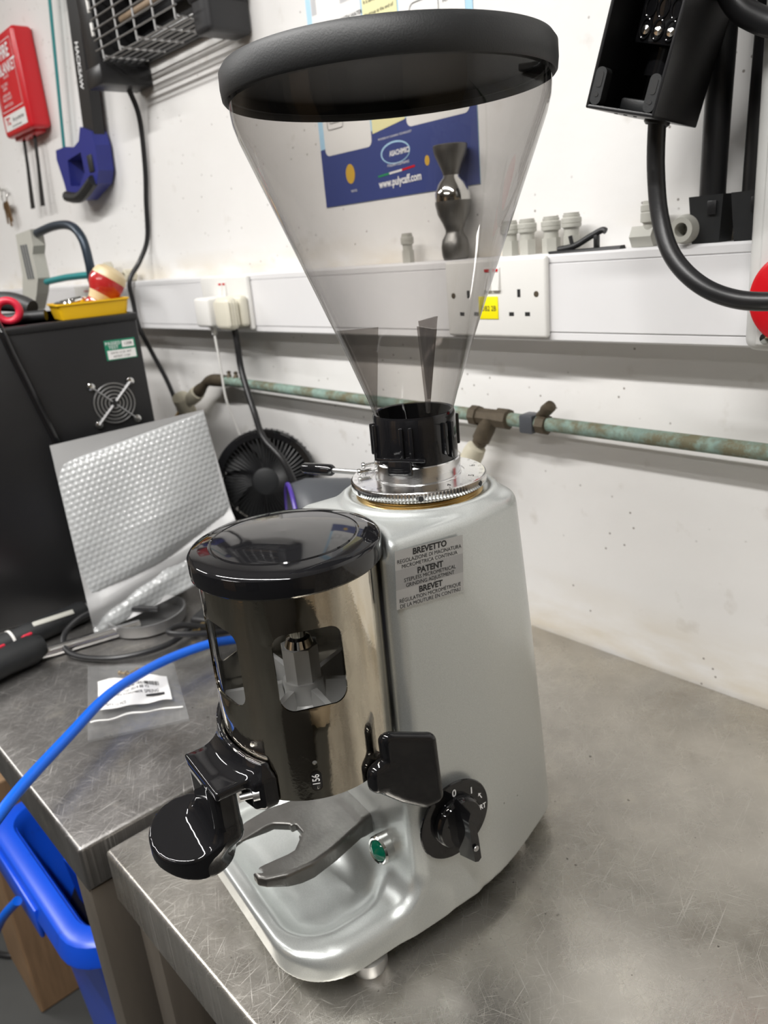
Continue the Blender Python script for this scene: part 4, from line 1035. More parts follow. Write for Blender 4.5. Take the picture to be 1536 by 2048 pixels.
Ee = [(i, (i + 1) % n1) for i in range(n1)] + [(n1 + i, n1 + (i + 1) % n2) for i in range(n2)]
V2, _, F2 = delaunay_2d_cdt(Vv, Ee, [], 1, 1e-6)[:3]
def pin(pt, poly):
    c = False; n = len(poly)
    for i in range(n):
        (x1, y1), (x2, y2) = poly[i], poly[(i + 1) % n]
        if (y1 > pt[1]) != (y2 > pt[1]) and pt[0] < (x2 - x1) * (pt[1] - y1) / (y2 - y1) + x1: c = not c
    return c
bm = bmesh.new(); vs = [bm.verts.new(H(v.x, v.y, -.016)) for v in V2]
for f in F2:
    c = (sum(V2[i].x for i in f) / 3, sum(V2[i].y for i in f) / 3)
    if not pin(c, hole) and pin(c, outl): bm.faces.new([vs[i] for i in f])
ex = bmesh.ops.extrude_face_region(bm, geom=list(bm.faces))
for v in [q for q in ex['geom'] if isinstance(q, bmesh.types.BMVert)]: v.co.y += .032
me = bpy.data.meshes.new('handle'); bm.to_mesh(me); bm.free()
hd = link('handle', me, mBLUEH, hs, False)
G().tube([H(-1.372, .660, -.017), H(-1.30, .652, -.019), H(-1.222, .675, -.018)], .011, 10, 5).obj('rubber_grip', mBLACKM, hd)
G().rbox(H(-1.235, .690, -.0185), H(-1.212, .722, -.015), .003).obj('black_inlay', mBLACKM, hd)
G().rbox(H(-1.255, 1.005, -.018), H(-1.205, 1.06, .014), .006).obj('upper_bracket', mBLUEH, hs)
g = G(); a, b = Vector(H(-1.290, 1.06)), Vector(H(-1.383, .742)); d = (b - a).normalized(); nn = Vector((-d.z, 0, d.x)) * .0065
V = []
for p in (a, b):
    for q, yy in ((-1, -.0008), (1, -.0008), (1, .0008), (-1, .0008)): V.append(p + nn * q + Vector((0, yy, 0)))
g.add(V, [(3, 2, 1, 0), (4, 5, 6, 7)] + [(k, (k + 1) % 4, 4 + (k + 1) % 4, 4 + k) for k in range(4)]).obj('blade', mTEAL, hs, smooth=False)

# wall heater with wire guard
zp = thing('wall_heater', 'black wall heater with a silver wire guard high on the wall', 'heater', (-.84, WY, .80))
def Z(x, y, z): return (x + .84, y - WY, z - .80)
G().rbox(Z(-1.045, .283, .802), Z(-.990, WY - .001, 1.13), .006).obj('end_cap', mBLACKCASE, zp)
c2 = G().rbox(Z(-.712, .300, .808), Z(-.668, WY - .001, 1.13), .008, 3); c2.rbox(Z(-.716, .296, .848), Z(-.664, WY - .003, 1.13), .008, 3); c2.obj('end_cap', M('charcoal_plastic', (.022, .022, .024), .45), zp)
G().rbox(Z(-.995, .362, .835), Z(-.705, WY - .001, 1.13), .003).obj('back_panel', mBLACKCASE, zp)
G().rbox(Z(-1.048, .279, .800), Z(-.988, .372, .832), .004).obj('lower_tray', mBLACKCASE, zp)
for k in range(7):
    z = .855 + k * .042
    g = G(); V = []
    y0 = .338 - .004 * k
    g.box(Z(-.992, y0, z), Z(-.708, y0 + .018, z + .0012)); g.obj('reflector_fin', mSATIN, zp, smooth=False)
G().cyl(Z(-.99, .335, .90), Z(-.71, .335, .90), .006, n=12).obj('heating_element', M('pale_ceramic', (.30, .22, .15), .5), zp)
G().cyl(Z(-.99, .335, .99), Z(-.71, .335, .99), .006, n=12).obj('heating_element', MATS['pale_ceramic'], zp)
for k in range(5):
    x = -.968 + k * .0615
    G().tube([Z(x, .280, 1.12), Z(x, .280, 1.0), Z(x, .280, .846), Z(x, .283, .838), Z(x, .300, .8365), Z(x, .360, .8365)], .0019, 8, 4).obj('guard_wire', mSATIN, zp)
for k in range(19):
    z = .848 + k * .0148
    G().cyl(Z(-.988, .278, z), Z(-.712, .278, z), .0013, n=6).obj('guard_wire', mSATIN, zp)
for k in range(6):
    y = .288 + k * .0125
    G().cyl(Z(-.988, y, .8345), Z(-.712, y, .8345), .0013, n=6).obj('guard_wire', mSATIN, zp)
for k in range(3):
    G().rbox(Z(-.993, .277, .87 + k * .034), Z(-.987, .281, .89 + k * .034), .001).obj('guard_hook', mWHITEP, zp)
pts = [(-1.030, .345, .804), (-1.040, .362, .76), (-1.058, .366, .68), (-1.078, .366, .62), (-1.100, .366, .555), (-1.112, .348, .515), (-1.114, .320, .480), (-1.112, .318, .44), (-1.106, .318, .39), (-1.100, .33, .345), (-1.085, .345, .285), (-1.068, .350, .235), (-1.06, .352, .20)]
tag(G().tube(pts, .0046, 10).obj('heater_lead', mBLACK), 'thin black lead hanging from the wall heater down past the trunking', 'cable')

# ------------------------------------------------------------------ the black case with its clutter
BA = math.atan2(.98, .2) - PI / 2                       # the side we see runs along local y
bx = thing('machine_case', 'large black metal machine case with a round fan guard on its side', 'case', (-.805, -.165, 0), BA)
# local: side face at x = 0, from y = 0 to y = .318
L_ = .318; Hc = .440
G().rbox((-.42, 0, 0), (0, L_, Hc), .004, 2).obj('case_shell', mBLACKCASE, bx)
G().rbox((-.423, -.003, Hc - .012), (.003, L_ + .003, Hc), .004, 2).obj('case_lid', mBLACKCASE, bx)
fg = Vector((.0015, .2620, .3115)); fmx = frame(fg, (0, 1, 0), (0, 0, 1))
g = G()
for rr in (.008, .0135, .019, .0245, .030):
    g.tube([fmx @ Vector((rr * math.cos(a), rr * math.sin(a), .001)) for a in [2 * PI * k / 36 for k in range(36)]], .0011, 6, 1, True)
gd = g.obj('fan_guard', mSATIN, bx)
for a in (45, 135, 225, 315):
    d = Vector((math.cos(R(a)), math.sin(R(a)), 0))
    G().cyl(fmx @ (d * .004 + Vector((0, 0, .0025))), fmx @ (d * .040 + Vector((0, 0, .0025))), .0013 if a in (135, 315) else .0024, n=8).obj('guard_bar', mSATIN, gd)
    G().turned(fmx @ (d * .041), fmx @ (d * .041 + Vector((0, 0, .01))), [(0, 0), (.0058, 0), (.0055, .0022), (.003, .0034), (0, .0036)], 18).obj('guard_screw', mCHROME, gd)
G().turned(fmx @ Vector((0, 0, 0)), fmx @ Vector((0, 0, .001)), [(0, .0002), (.031, .0002), (.031, .0006), (0, .0006)], 36).obj('fan_opening', mINK, bx)
sm = frame((.0012, .2865, .3885), (0, 1, 0), (0, 0, 1))
st = G().box((.0, .2640, .3745), (.0009, .3095, .4040)).obj('test_sticker', mGREENP, bx, smooth=False)
G().add([sm @ Vector((x, y, 0)) for x, y in ((-.020, -.0125), (.0215, -.0125), (.0215, .0005), (-.020, .0005))], [(0, 1, 2, 3)]).obj('white_field', mPAPER, st, smooth=False)
G().add([sm @ Vector((x, y, 0)) for x, y in ((.003, .0035), (.0205, .0035), (.0205, .0130), (.003, .0130))], [(0, 1, 2, 3)]).obj('white_field', mPAPER, st, smooth=False)
sm2 = sm @ Matrix.Translation((0, 0, .0003))
write([('PASSED', -.010, .0105, .0068), ('TEST', -.010, .0045, .0068)], 'lettering', mWINK, st, sm2)
write([('1208', .0118, .0085, .0060), ('DATE 11/23  INT', 0, -.0035, .0042), ('RETEST 11/24', 0, -.0090, .0042)], 'lettering', mINK, st, sm2)
bxm = Matrix.Translation((-.805, -.165, 0)) @ Matrix.Rotation(BA, 4, 'Z')
def BX(x, y, z): return bxm @ Vector((x, y, z))
pts = [BX(-.10, .10, Hc + .012), BX(-.03, .122, Hc + .014), BX(.006, .130, Hc - .002), BX(.010, .138, .40), BX(.012, .152, .34), BX(.016, .172, .25), BX(.018, .185, .16), BX(.018, .19, .06), BX(.03, .18, .006), BX(.05, .16, .006)]
tag(G().tube(pts, .0058, 12).obj('black_lead', mBLACKG), 'black lead draped over the top edge of the black case', 'cable')
# yellow tray and things on top
ty = thing('parts_tray', 'shallow yellow plastic tray on top of the black case', 'tray', BX(-.046, .262, Hc), BA)
g = G()
def tray_ring(w, h, z): return [(x, y, z) for x, y in rrect(w, h, .006, 3)]
A_ = [tray_ring(.078, .094, 0), tray_ring(.084, .102, .0195), tray_ring(.088, .106, .020), tray_ring(.088, .106, .0225), tray_ring(.081, .099, .0225), tray_ring(.075, .090, .002)]
n = len(A_[0]); V = [p for r_ in A_ for p in r_]; F = [tuple(range(n))[::-1]] + [(k * n + i, k * n + (i + 1) % n, (k + 1) * n + (i + 1) % n, (k + 1) * n + i) for k in range(5) for i in range(n)] + [tuple(range(5 * n, 6 * n))]
g.add(V, F).obj('tray_shell', mYEL, ty, ang=30)
kb = thing('turned_knob', 'red and cream lacquered wooden knob in the yellow tray', 'knob', BX(-.058, .286, Hc + .018), BA)
g0 = [(0, 0), (.014, 0), (.015, .004), (.013, .010)]; 
P0, P1 = Vector((0, -.014, -.008)), Vector((.004, .022, .042))
G().turned(P0, P1, [(0, 0), (.0155, .001), (.0165, .006), (.0150, .012)], 36).obj('foot_ring', mREDW, kb)
G().turned(P0, P1, [(.0150, .012), (.0168, .018), (.0190, .024)], 36).obj('waist', mLWOOD, kb)
G().turned(P0, P1, [(.0190, .024), (.0245, .032), (.0268, .040), (.0262, .049)], 36).obj('red_band', mREDW, kb)
G().turned(P0, P1, [(.0262, .049), (.0262, .052), (.0235, .060), (.0150, .066), (0, .068)], 36).obj('crown', mLWOOD, kb)
wr = thing('steel_ring', 'dark steel ring lying in the yellow tray', 'ring', BX(-.044, .236, Hc + .0190), BA)
G().tube([(.020 * math.cos(a), .020 * math.sin(a), .004 + .003 * math.sin(a)) for a in [2 * PI * k / 30 for k in range(30)]], .0042, 10, 1, True).obj('ring_body', mCHROME, wr)
# small hacksaw standing on the case
hw = thing('junior_hacksaw', 'small hacksaw with a grey handle and teal blade standing on the black case', 'hacksaw', BX(-.30, .24, Hc), 0)
def U(o): 
    inv = Vector(BX(-.30, .24, Hc)); return (Vector(o) - inv)
yy = .20
G().tube([U((-1.222, yy, .582)), U((-1.13, yy, .588)), U((-1.052, yy, .583)), U((-1.012, yy, .560)), U((-1.002, yy, .52)), U((-1.005, yy, .487))], .0078, 14, 8).obj('bow', M('blue_grey_metal', (.028, .042, .06), .35, .4), hw)
hp = [(-1.305, .586), (-1.218, .590), (-1.222, .560), (-1.235, .545), (-1.235, .500), (-1.262, .470), (-1.30, .440), (-1.335, .433), (-1.345, .47), (-1.318, .51), (-1.312, .55)]
g = G().prism([(a, b) for a, b in hp], -.012, .012).xf(Matrix(((1, 0, 0, 0), (0, 0, 1, yy), (0, 1, 0, 0), (0, 0, 0, 1)))); hh = g.xf(Matrix.Translation(-Vector(BX(-.30, .24, Hc)))).obj('handle', mGREYP, hw, smooth=False)
for k in range(3):
    G().tube([U((-1.285 + .014 * k, yy - .0125, .565)), U((-1.285 + .014 * k, yy - .0125, .50))], .0022, 8, 2).obj('groove_rib', mDGREY, hh)
G().tube([U((-1.225, yy, .492)), U((-1.12, yy, .497)), U((-1.003, yy, .498))], .0062, 8, 2).obj('blade', mTEAL, hw)
G().cyl(U((-1.015, yy, .497)), U((-.975, yy, .503)), .0055, n=10).obj('blade_pin', mOXID, hw)
# dark hand tools in a heap on the case
def tool_bar(label, pts, r, mat, name='hand_tool', cat='tool', extra=None):
    t = thing(name, label, cat, pts[0])
    o = Vector(pts[0]); G().tube([Vector(p) - o for p in pts], r, 12, 6).obj('handle', mat, t)
    if extra: extra(t, o)
    return t
tool_bar('dark grey grip of a hand tool lying behind the yellow tray', [BX(-.10, .19, Hc + .018), BX(-.13, .165, Hc + .030), BX(-.17, .12, Hc + .034)], lambda u: .012 + .003 * math.sin(3 * u), M('dark_grip', (.03, .03, .03), .5))
tool_bar('brown leather covered tool lying across the top of the black case', [BX(-.06, .115, Hc + .016), BX(-.10, .06, Hc + .030), BX(-.14, .0, Hc + .040)], .013, M('brown_leather', (.06, .035, .022), .55))
tool_bar('black bar shaped tool beneath the dark grip on the case', [BX(-.05, .20, Hc + .008), BX(-.08, .14, Hc + .008), BX(-.12, .06, Hc + .010)], .008, mBLACKM)
t = thing('red_ring_tool', 'red round ring handle among dark tools on the black case', 'tool', BX(-.042, .150, Hc + .021), BA)
G().tube([(.004 * math.cos(a), .0145 * math.cos(a), .0145 * math.sin(a) - .001) for a in [2 * PI * k / 28 for k in range(28)]], .0055, 12, 1, True).obj('ring_grip', mREDT, t)
G().cyl((0, -.016, 0), (-.01, -.05, .004), .006, n=12).obj('shank', mSATIN, t)
t = thing('pliers', 'tan wooden tool with a curved steel jaw at the case edge', 'tool', BX(-.012, .085, Hc + .006), BA)
G().tube([(-.02, -.10, .012), (-.01, -.05, .010), (0, -.005, .006)], .0095, 12, 6).obj('tan_grip', mWOOD, t)
G().tube([(.004, -.07, .020), (.006, -.02, .014), (.006, .03, .005), (.004, .045, .001), (0, .038, -.0005), (-.004, .0, .001)], .0040, 10, 8).obj('curved_jaw', mSATIN, t)

# ------------------------------------------------------------------ bubble wrap bag leaning on the case
bw = thing('bubble_wrap_bag', 'crumpled clear bubble wrap bag leaning against the black case', 'bubble wrap', (-.66, .02, .01))
C0 = [Vector((-.722, -.026, .246)), Vector((-.655, .186, .288)), Vector((-.605, .188, .055)), Vector((-.655, -.046, .004))]   # TL TR BR BL
nu, nv = 190, 200; nrm = Vector((.9, -.3, .25)).normalized()
def bag_pt(u, v):
    p = (C0[0] * (1 - u) + C0[1] * u) * (1 - v) + (C0[3] * (1 - u) + C0[2] * u) * v
    e = min(u, 1 - u) * 2; f = min(v, 1 - v) * 2
    puff = .016 * (max(0, e) ** .5) * (max(0, f) ** .45)
    wr_ = .0035 * math.sin(9 * u + 5 * v) * f + .004 * math.sin(21 * v + 8 * u) * max(0, v - .68) * 3 + .0025 * math.sin(30 * u - 16 * v) * max(0, v - .74) * 3
    pinch = -.014 * math.exp(-((u - .02 - .06 * math.sin(6 * v)) / .05) ** 2) * math.exp(-((v - .8) / .12) ** 2)
    sag = .018 * math.exp(-((v - .86 + .13 * u) / .055) ** 2) * -1
    return p, puff + wr_ + pinch + sag
V = []; F = []
for j in range(nv + 1):
    for i in range(nu + 1):
        u, v = i / nu, j / nv
        p, h = bag_pt(u, v)
        r_ = j * 31 / nv; row = math.floor(r_); cu = u * 25 + (.5 if row % 2 else 0); dd = math.hypot((cu % 1) - .5, (r_ % 1) - .5)
        bub = (.0008 + .0005 * math.sin(3.7 * i) * math.sin(2.9 * j)) * max(0, 1 - (dd / .40) ** 2) ** .6 * (1 if .045 < v < .86 else .75)
        V.append(p + nrm * (h + bub))
for j in range(nv):
    for i in range(nu): a = j * (nu + 1) + i; F.append((a, a + 1, a + nu + 2, a + nu + 1))
o = Vector((-.66, .02, .01)); fr_ = G().add([p - o for p in V], F).obj('bubble_sheet', mBUB, bw, ang=80)
nb = 24; V = []; F = []
for j in range(nb + 1):
    for i in range(nb + 1):
        u, v = i / nb, j / nb; p, h = bag_pt(u, v); up = Vector((0, 0, .030 * (1 - u * .9))) * max(0, 1 - v * 5)
        V.append(p - nrm * (.8 * h + .001) + up - o)
for j in range(nb):
    for i in range(nb): a = j * (nb + 1) + i; F.append((a, a + nb + 1, a + nb + 2, a + 1))
G().add(V, F).obj('back_sheet', M('grey_bubble_film', (.42, .42, .42), .35), bw, ang=80)

# ------------------------------------------------------------------ small desk fan and the slate cowl
fn = thing('desk_fan', 'small black desk fan with a round grille by the wall', 'fan', (-.665, .285, 0))
fc = Vector((.0, .0, .152)); fd = Vector((.80, -.60, .12)).normalized(); fx_ = Vector((.60, .80, 0)); fu = fd.cross(fx_).normalized() * 1
fmm = frame(fc, fx_, fd.cross(fx_)); RF = .083
g = G().lathe([(RF - .002, -.022), (RF, -.018), (RF + .001, .004), (RF - .003, .010), (RF - .012, .012), (RF - .013, .008), (RF - .006, .004), (RF - .006, -.018)], 72, closed=True).xf(fmm); g.obj('rim', mBLACKG, fn)
g = G()
for k in range(60):
    a = 2 * PI * k / 60; b = a + .10
    g.tube([fmm @ Vector((.022 * math.cos(a), .022 * math.sin(a), .0165)), fmm @ Vector((.050 * math.cos(a + .05), .050 * math.sin(a + .05), .0155)), fmm @ Vector(((RF - .010) * math.cos(b), (RF - .010) * math.sin(b), .010))], .0009, 5, 2)
for k in range(56):
    a = 2 * PI * k / 56
    g.tube([fmm @ Vector((RF * math.cos(a), RF * math.sin(a), -.020)), fmm @ Vector(((RF - .004) * math.cos(a), (RF - .004) * math.sin(a), -.032)), fmm @ Vector(((RF - .018) * math.cos(a), (RF - .018) * math.sin(a), -.042)), fmm @ Vector((.02 * math.cos(a), .02 * math.sin(a), -.048))], .0012, 5, 2)
for rr, zz in ((RF - .002, -.028), (RF - .010, -.038), (.045, -.046)):
    g.tube([fmm @ Vector((rr * math.cos(a), rr * math.sin(a), zz)) for a in [2 * PI * k / 48 for k in range(48)]], .0016, 6, 1, True)
go = g.obj('grille', mBLACK, fn); go['kind'] = 'stuff'
G().lathe([(0, .0185), (.017, .0180), (.0225, .0160), (.023, .0135), (0, .0130)], 40).xf(fmm).obj('badge', mBLACKM, fn)
hubf = G().lathe([(0, .004), (.016, .004), (.018, .000), (.018, -.016), (0, -.016)], 32).xf(fmm).obj('hub', mBLACKM, fn)
for k in range(7):
    a0 = 2 * PI * k / 7; V = []
    for i in range(7):
        r_ = .016 + .056 * i / 6
        for j in range(5):
            a = a0 + .85 * (j / 4) * (.75 + .25 * i / 6) + .25 * i / 6; V.append(fmm @ Vector((r_ * math.cos(a), r_ * math.sin(a), -.014 + .014 * j / 4)))
    G().add(V, [(i * 5 + j, i * 5 + j + 1, i * 5 + j + 6, i * 5 + j + 5) for i in range(6) for j in range(4)]).obj('blade', mBLACKM, hubf)
G().turned(fmm @ Vector((0, 0, -.018)), fmm @ Vector((0, 0, -.075)), [(0, 0), (.028, 0), (.028, .026), (.022, .045), (0, .052)], 32).obj('motor', mBLACKM, fn)
G().lathe([(0, -.0235), (.066, -.0235), (.068, -.021), (.066, -.0190), (0, -.0190)], 48).xf(fmm).obj('rear_shroud', mBLACKM, fn)
bk = fmm @ Vector((0, 0, -.05))
G().tube([bk, (bk.x - .005, bk.y + .004, .08), (bk.x + .004, bk.y, .02), (bk.x + .006, bk.y, .008)], .011, 12, 6).obj('stem', mBLACKM, fn)
G().lathe([(0, 0), (.055, 0), (.058, .004), (.055, .012), (.02, .017), (0, .018)], 40, (bk.x + .006, bk.y, 0)).obj('stand', mBLACKM, fn)
cw = thing('plastic_cowl', 'slate grey curved plastic cowl with purple edging behind the doser', 'cowl', (-.475, .255, 0))
V = []; F = []; na = 40
for i in range(na + 1):
    a = PI * i / na
    for (yy_, s_) in ((-.05, 1.0), (-.02, 1.03), (.05, .98), (.085, .90)):
        V.append((-.092 * math.cos(a) * s_, yy_ * .9, .188 * math.sin(a) ** .8 * s_ + .0))
for i in range(na):
    for k in range(3): F.append((i * 4 + k, i * 4 + k + 1, i * 4 + 5 + k, i * 4 + 4 + k))
g = G().add(V, F); g.xf(Matrix.Rotation(R(-28), 4, 'Z')); cw_s = g.obj('shell', mDGREY, cw)
md = cw_s.modifiers.new('thick', 'SOLIDIFY'); md.thickness = .003
for yy_, s_ in ((-.05, 1.0), (.085, .90)):
    rot = Matrix.Rotation(R(-28), 4, 'Z')
    G().tube([rot @ Vector((-.092 * math.cos(PI * i / 24) * s_, yy_ * .9, .188 * math.sin(PI * i / 24) ** .8 * s_ + .001)) for i in range(25)], .0032, 8, 1).obj('purple_trim', mPURP, cw)

# ------------------------------------------------------------------ tools and leads on the far table
dsh = thing('round_dish', 'shallow round aluminium dish half under the bubble wrap', 'dish', (-.640, .030, 0))
G().lathe([(0, 0), (.050, 0), (.056, .003), (.0575, .012), (.0575, .020), (.055, .020), (.054, .005), (0, .004)], 64).obj('dish_body', mSATIN, dsh)
tw = thing('torque_wrench', 'long torque wrench with a black grip lying by the black case', 'wrench', (-.725, -.150, .0))
a, b = Vector((.020, -.035, .0175)), Vector((-.012, .215, .0175)); d = (b - a).normalized(); L2 = (b - a).length
G().turned(a, b, [(0, 0), (.0150, .001), (.0165, .006), (.0160, .060), (.0165, .062), (.0165, .150), (.0150, .156), (0, .157)], 28).obj('grip', mBLACKM, tw)
G().turned(a + d * .040, a + d * .044, [(.0165, 0), (.0172, .0005), (.0172, .0035), (.0165, .004)], 28).obj('white_ring', mWHITEP, tw)
G().turned(a + d * .15, b, [(.0105, 0), (.0105, .045), (.0090, .047), (.0090, L2 - .15), (0, L2 - .15)], 24).obj('steel_shaft', mSATIN, tw)
G().rbox((-.004, -.0300, -.0015), (.004, .0300, .0015), .0012).xf(frame(a + d * .105 + Vector((.0100, 0, .0130)), Vector((-.8, 0, .6)), d)).obj('scale_window', mGREYP, tw)
rb_ = thing('steel_bar', 'bright round steel bar lying in front of the torque wrench', 'bar', (-.655, -.10, .0))
G().cyl((-.020, -.115, .009), (.032, .110, .009), .0085, n=24).obj('bar_body', mALU, rb_)
sd = thing('screwdriver', 'fat black and red grip screwdriver at the left edge of the table', 'screwdriver', (-.645, -.165, 0))
a, b = Vector((.016, -.105, .0235)), Vector((-.006, .050, .0235)); L3 = (b - a).length; d = (b - a).normalized()
G().turned(a, b, [(0, 0), (.017, .002), (.021, .012), (.0215, .06), (.0190, .10), (.0205, L3 - .02), (.014, L3 - .004), (0, L3)], 28).obj('grip', mBLACKM, sd)
sidev = Vector((-d.y, d.x, 0))
for (t0, t1, w_) in ((.045, .108, .0055), (.132, .146, .0055)):
    for ph in (120,):
        n_ = sidev * -math.cos(R(ph)) * 1 + Vector((0, 0, 1)) * math.sin(R(ph))
        c_ = a + d * ((t0 + t1) / 2) + n_ * .0200
        G().rbox((-(t1 - t0) / 2, -w_, -.002), ((t1 - t0) / 2, w_, .0022), .002).xf(frame(c_, d, n_.cross(d))).obj('red_inlay', mREDT, sd)
# coil of black lead
pts = [(-.60, .12, .010), (-.56, .07, .012), (-.535, .01, .008), (-.56, -.055, .006), (-.622, -.092, .006), (-.662, -.085, .020), (-.672, -.045, .034), (-.655, .0, .030), (-.62, .04, .024)]
tag(G().tube(pts, .0042, 10).obj('coiled_lead', mBLACK), 'black lead looped over the steel bar on the far table', 'cable')
pts = [(-.535, .14, .006), (-.525, .08, .010), (-.530, .03, .030), (-.515, .005, .034), (-.49, .03, .03), (-.475, .08, .02), (-.46, .16, .008)]
tag(G().tube(pts, .0042, 10).obj('coiled_lead', mBLACK), 'black lead bunched up on the table behind the steel doser', 'cable')
ad_ = thing('mains_plug', 'black three pin plug lying on the table behind the doser', 'plug', (-.545, .085, .0), R(30))
G().rbox((-.024, -.022, 0), (.024, .022, .024), .006, 3).obj('plug_body', mBLACK, ad_)
for (x, z) in ((-.011, .008), (.011, .008), (0, .017)):
    G().box((x - .003, -.038, z - .002), (x + .003, -.021, z + .002)).obj('pin', mBRASS, ad_, smooth=False)
# blue tube
pts = [(-.44, .10, .012), (-.452, .04, .026), (-.452, -.02, .032), (-.440, -.07, .036), (-.415, -.125, .040), (-.372, -.185, .040), (-.318, -.262, .036), (-.285, -.315, .018), (-.27, -.345, -.01), (-.262, -.37, -.05), (-.27, -.40, -.14), (-.32, -.43, -.24), (-.42, -.42, -.32), (-.56, -.38, -.40), (-.70, -.34, -.52), (-.8, -.3, -.70), (-.84, -.26, -.87)]
tag(G().tube(pts[:8] + [(-.262, -.355, -.004), (-.25, -.40, -.04)], .0060, 16, 10).obj('blue_tube', mTUBE), 'bright blue plastic tube arching over the corner of the far table', 'tube')
# plastic bag with label
zb = thing('zip_bag', 'clear zip bag of small parts with a white barcode label', 'bag', (-.46, -.078, 0))
Bc = [Vector((-.575, -.090, .004)), Vector((-.488, -.008, .004)), Vector((-.352, -.060, .003)), Vector((-.405, -.160, .003))]  # back-left, back-right, front-right, front-left
o = Vector((-.46, -.078, 0)); nb = 40; V = []; F = []
def zbp(u, v, top=True):
    p = (Bc[0] * (1 - u) + Bc[1] * u) * (1 - v) + (Bc[3] * (1 - u) + Bc[2] * u) * v
    e = (4 * u * (1 - u)) ** .5 if 0 < u < 1 else 0; f = (4 * v * (1 - v)) ** .5 if 0 < v < 1 else 0
    h = .010 * e * f * (1 - .7 * v) + .0016 * math.sin(17 * u + 9 * v) * e * f + .0012 * math.sin(33 * v - 12 * u) * e * f
    return p + Vector((0, 0, max(.0008, h) if top else -.0022)) - o
for s_ in (True, False):
    V = [zbp(i / nb, j / nb, s_) for j in range(nb + 1) for i in range(nb + 1)]
    G().add(V, [(j * (nb + 1) + i, j * (nb + 1) + i + 1, (j + 1) * (nb + 1) + i + 1, (j + 1) * (nb + 1) + i) for j in range(nb) for i in range(nb)]).obj('film', mBAG, zb)
V = [zbp(.03 + .94 * i / 20, .80 + .018 * j) + Vector((0, 0, .0008)) for j in range(2) for i in range(21)]
G().add(V, [(i, i + 1, 22 + i, 21 + i) for i in range(20)]).obj('zip_strip', mWHITEP, zb)
lu, lv_ = (.12, .88), (.30, .70); V = [zbp(lu[0] + (lu[1] - lu[0]) * i / 12, lv_[0] + (lv_[1] - lv_[0]) * j / 8) + Vector((0, 0, .0007)) for j in range(9) for i in range(13)]
lbz = G().add(V, [(j * 13 + i, j * 13 + i + 1, (j + 1) * 13 + i + 1, (j + 1) * 13 + i) for j in range(8) for i in range(12)]).obj('paper_label', mPAPER, zb)
g = G()
def on_label(s, t, dz=.0012): return zbp(lu[0] + (lu[1] - lu[0]) * s, lv_[0] + (lv_[1] - lv_[0]) * t) + Vector((0, 0, dz))
x = .30
while x < .86:
    w_ = random.choice((.004, .008, .012)); g.add([on_label(x, .22), on_label(x + w_, .22), on_label(x + w_, .38), on_label(x, .38)], [(0, 1, 2, 3)]); x += w_ + random.choice((.005, .009, .012))
g.add([on_label(.66, .70), on_label(.92, .70), on_label(.92, .78), on_label(.66, .78)], [(0, 1, 2, 3)])
def label_text(s, x0, t0, size):
    V, F = text_verts(s, size, 'LEFT'); g.add([on_label(x0 + v.x / .085, t0 - v.y / .040) for v in V], F)
label_text('700 0014 88 V2', .36, .46, .0048); label_text('DOSING CHAMBER SPRING', .10, .60, .0052); label_text('QTY 12 PCS', .10, .86, .0045)
g.obj('print', mINK, lbz, smooth=False)
for k in range(7):
    u, v = random.uniform(.3, .75), random.uniform(.10, .24); p = zbp(u, v, True); p.z = .0035
    G().turned(p - Vector((.004, 0, 0)), p + Vector((.006, random.uniform(-.006, .006), 0)), [(0, 0), (.003, 0), (.003, .003), (.0018, .003), (.0018, .009), (0, .009)], 8).obj('small_part', mBRASS, zb)

# ------------------------------------------------------------------ below the tables
bn = thing('storage_bin', 'open blue plastic bin under the far table', 'bin', (-.607, -.080, FLOOR))
def rr3(w, h, r, z, cx=0, cy=0): return [(x, y, z) for x, y in rrect(w, h, r, 6, cx, cy)]
zr = -.283 - FLOOR
S_ = [rr3(.25, .17, .03, .0), rr3(.325, .235, .04, zr - .05), rr3(.33, .24, .045, zr - .004), rr3(.380, .300, .06, zr - .030), rr3(.390, .310, .062, zr - .030), rr3(.390, .310, .062, zr - .026), rr3(.378, .298, .06, zr - .004), rr3(.365, .285, .055, zr), rr3(.328, .248, .045, zr), rr3(.312, .232, .042, zr - .012), rr3(.24, .16, .03, .012)]
n = len(S_[0]); g = G().add([p for r_ in S_ for p in r_], [tuple(range(n))[::-1]] + [(k * n + i, k * n + (i + 1) % n, (k + 1) * n + (i + 1) % n, (k + 1) * n + i) for k in range(len(S_) - 1) for i in range(n)] + [tuple(range((len(S_) - 1) * n, len(S_) * n))])
g.obj('bin_shell', mBIN, bn, ang=40)
G().rbox((-.150, -.1570, zr - .060), (.050, -.1505, zr - .012), .003).obj('handle_lip', mBIN, bn)
rg_ = thing('rag', 'black bag with a white cord lying inside the blue bin', 'bag', (-.607, -.085, -.51))
V = []; F = []; n1_ = 24
for i in range(n1_ + 1):
    for j in range(n1_ + 1):
        u, v = i / n1_ - .5, j / n1_ - .5; e = max(0, 1 - 4 * u * u) * max(0, 1 - 4 * v * v); V.append((u * .27, v * .17, .19 * e ** .45 + .012 * math.sin(31 * u + 5 * v) * math.cos(27 * v) * e))
F = [(i * (n1_ + 1) + j, i * (n1_ + 1) + j + 1, (i + 1) * (n1_ + 1) + j + 1, (i + 1) * (n1_ + 1) + j) for i in range(n1_) for j in range(n1_)]
G().add(V, F).obj('black_film', mBLACK, rg_)
G().tube([(-.03, -.02, .195), (-.02, -.02, .21), (.0, -.03, .205), (.02, -.02, .20), (.045, -.01, .205), (.07, .0, .19)], .003, 8, 6).obj('white_cord', mWHITEP, rg_)
bl = thing('blue_flap', 'broken piece of blue plastic leaning inside the blue bin', 'plastic', (-.56, -.15, -.48))
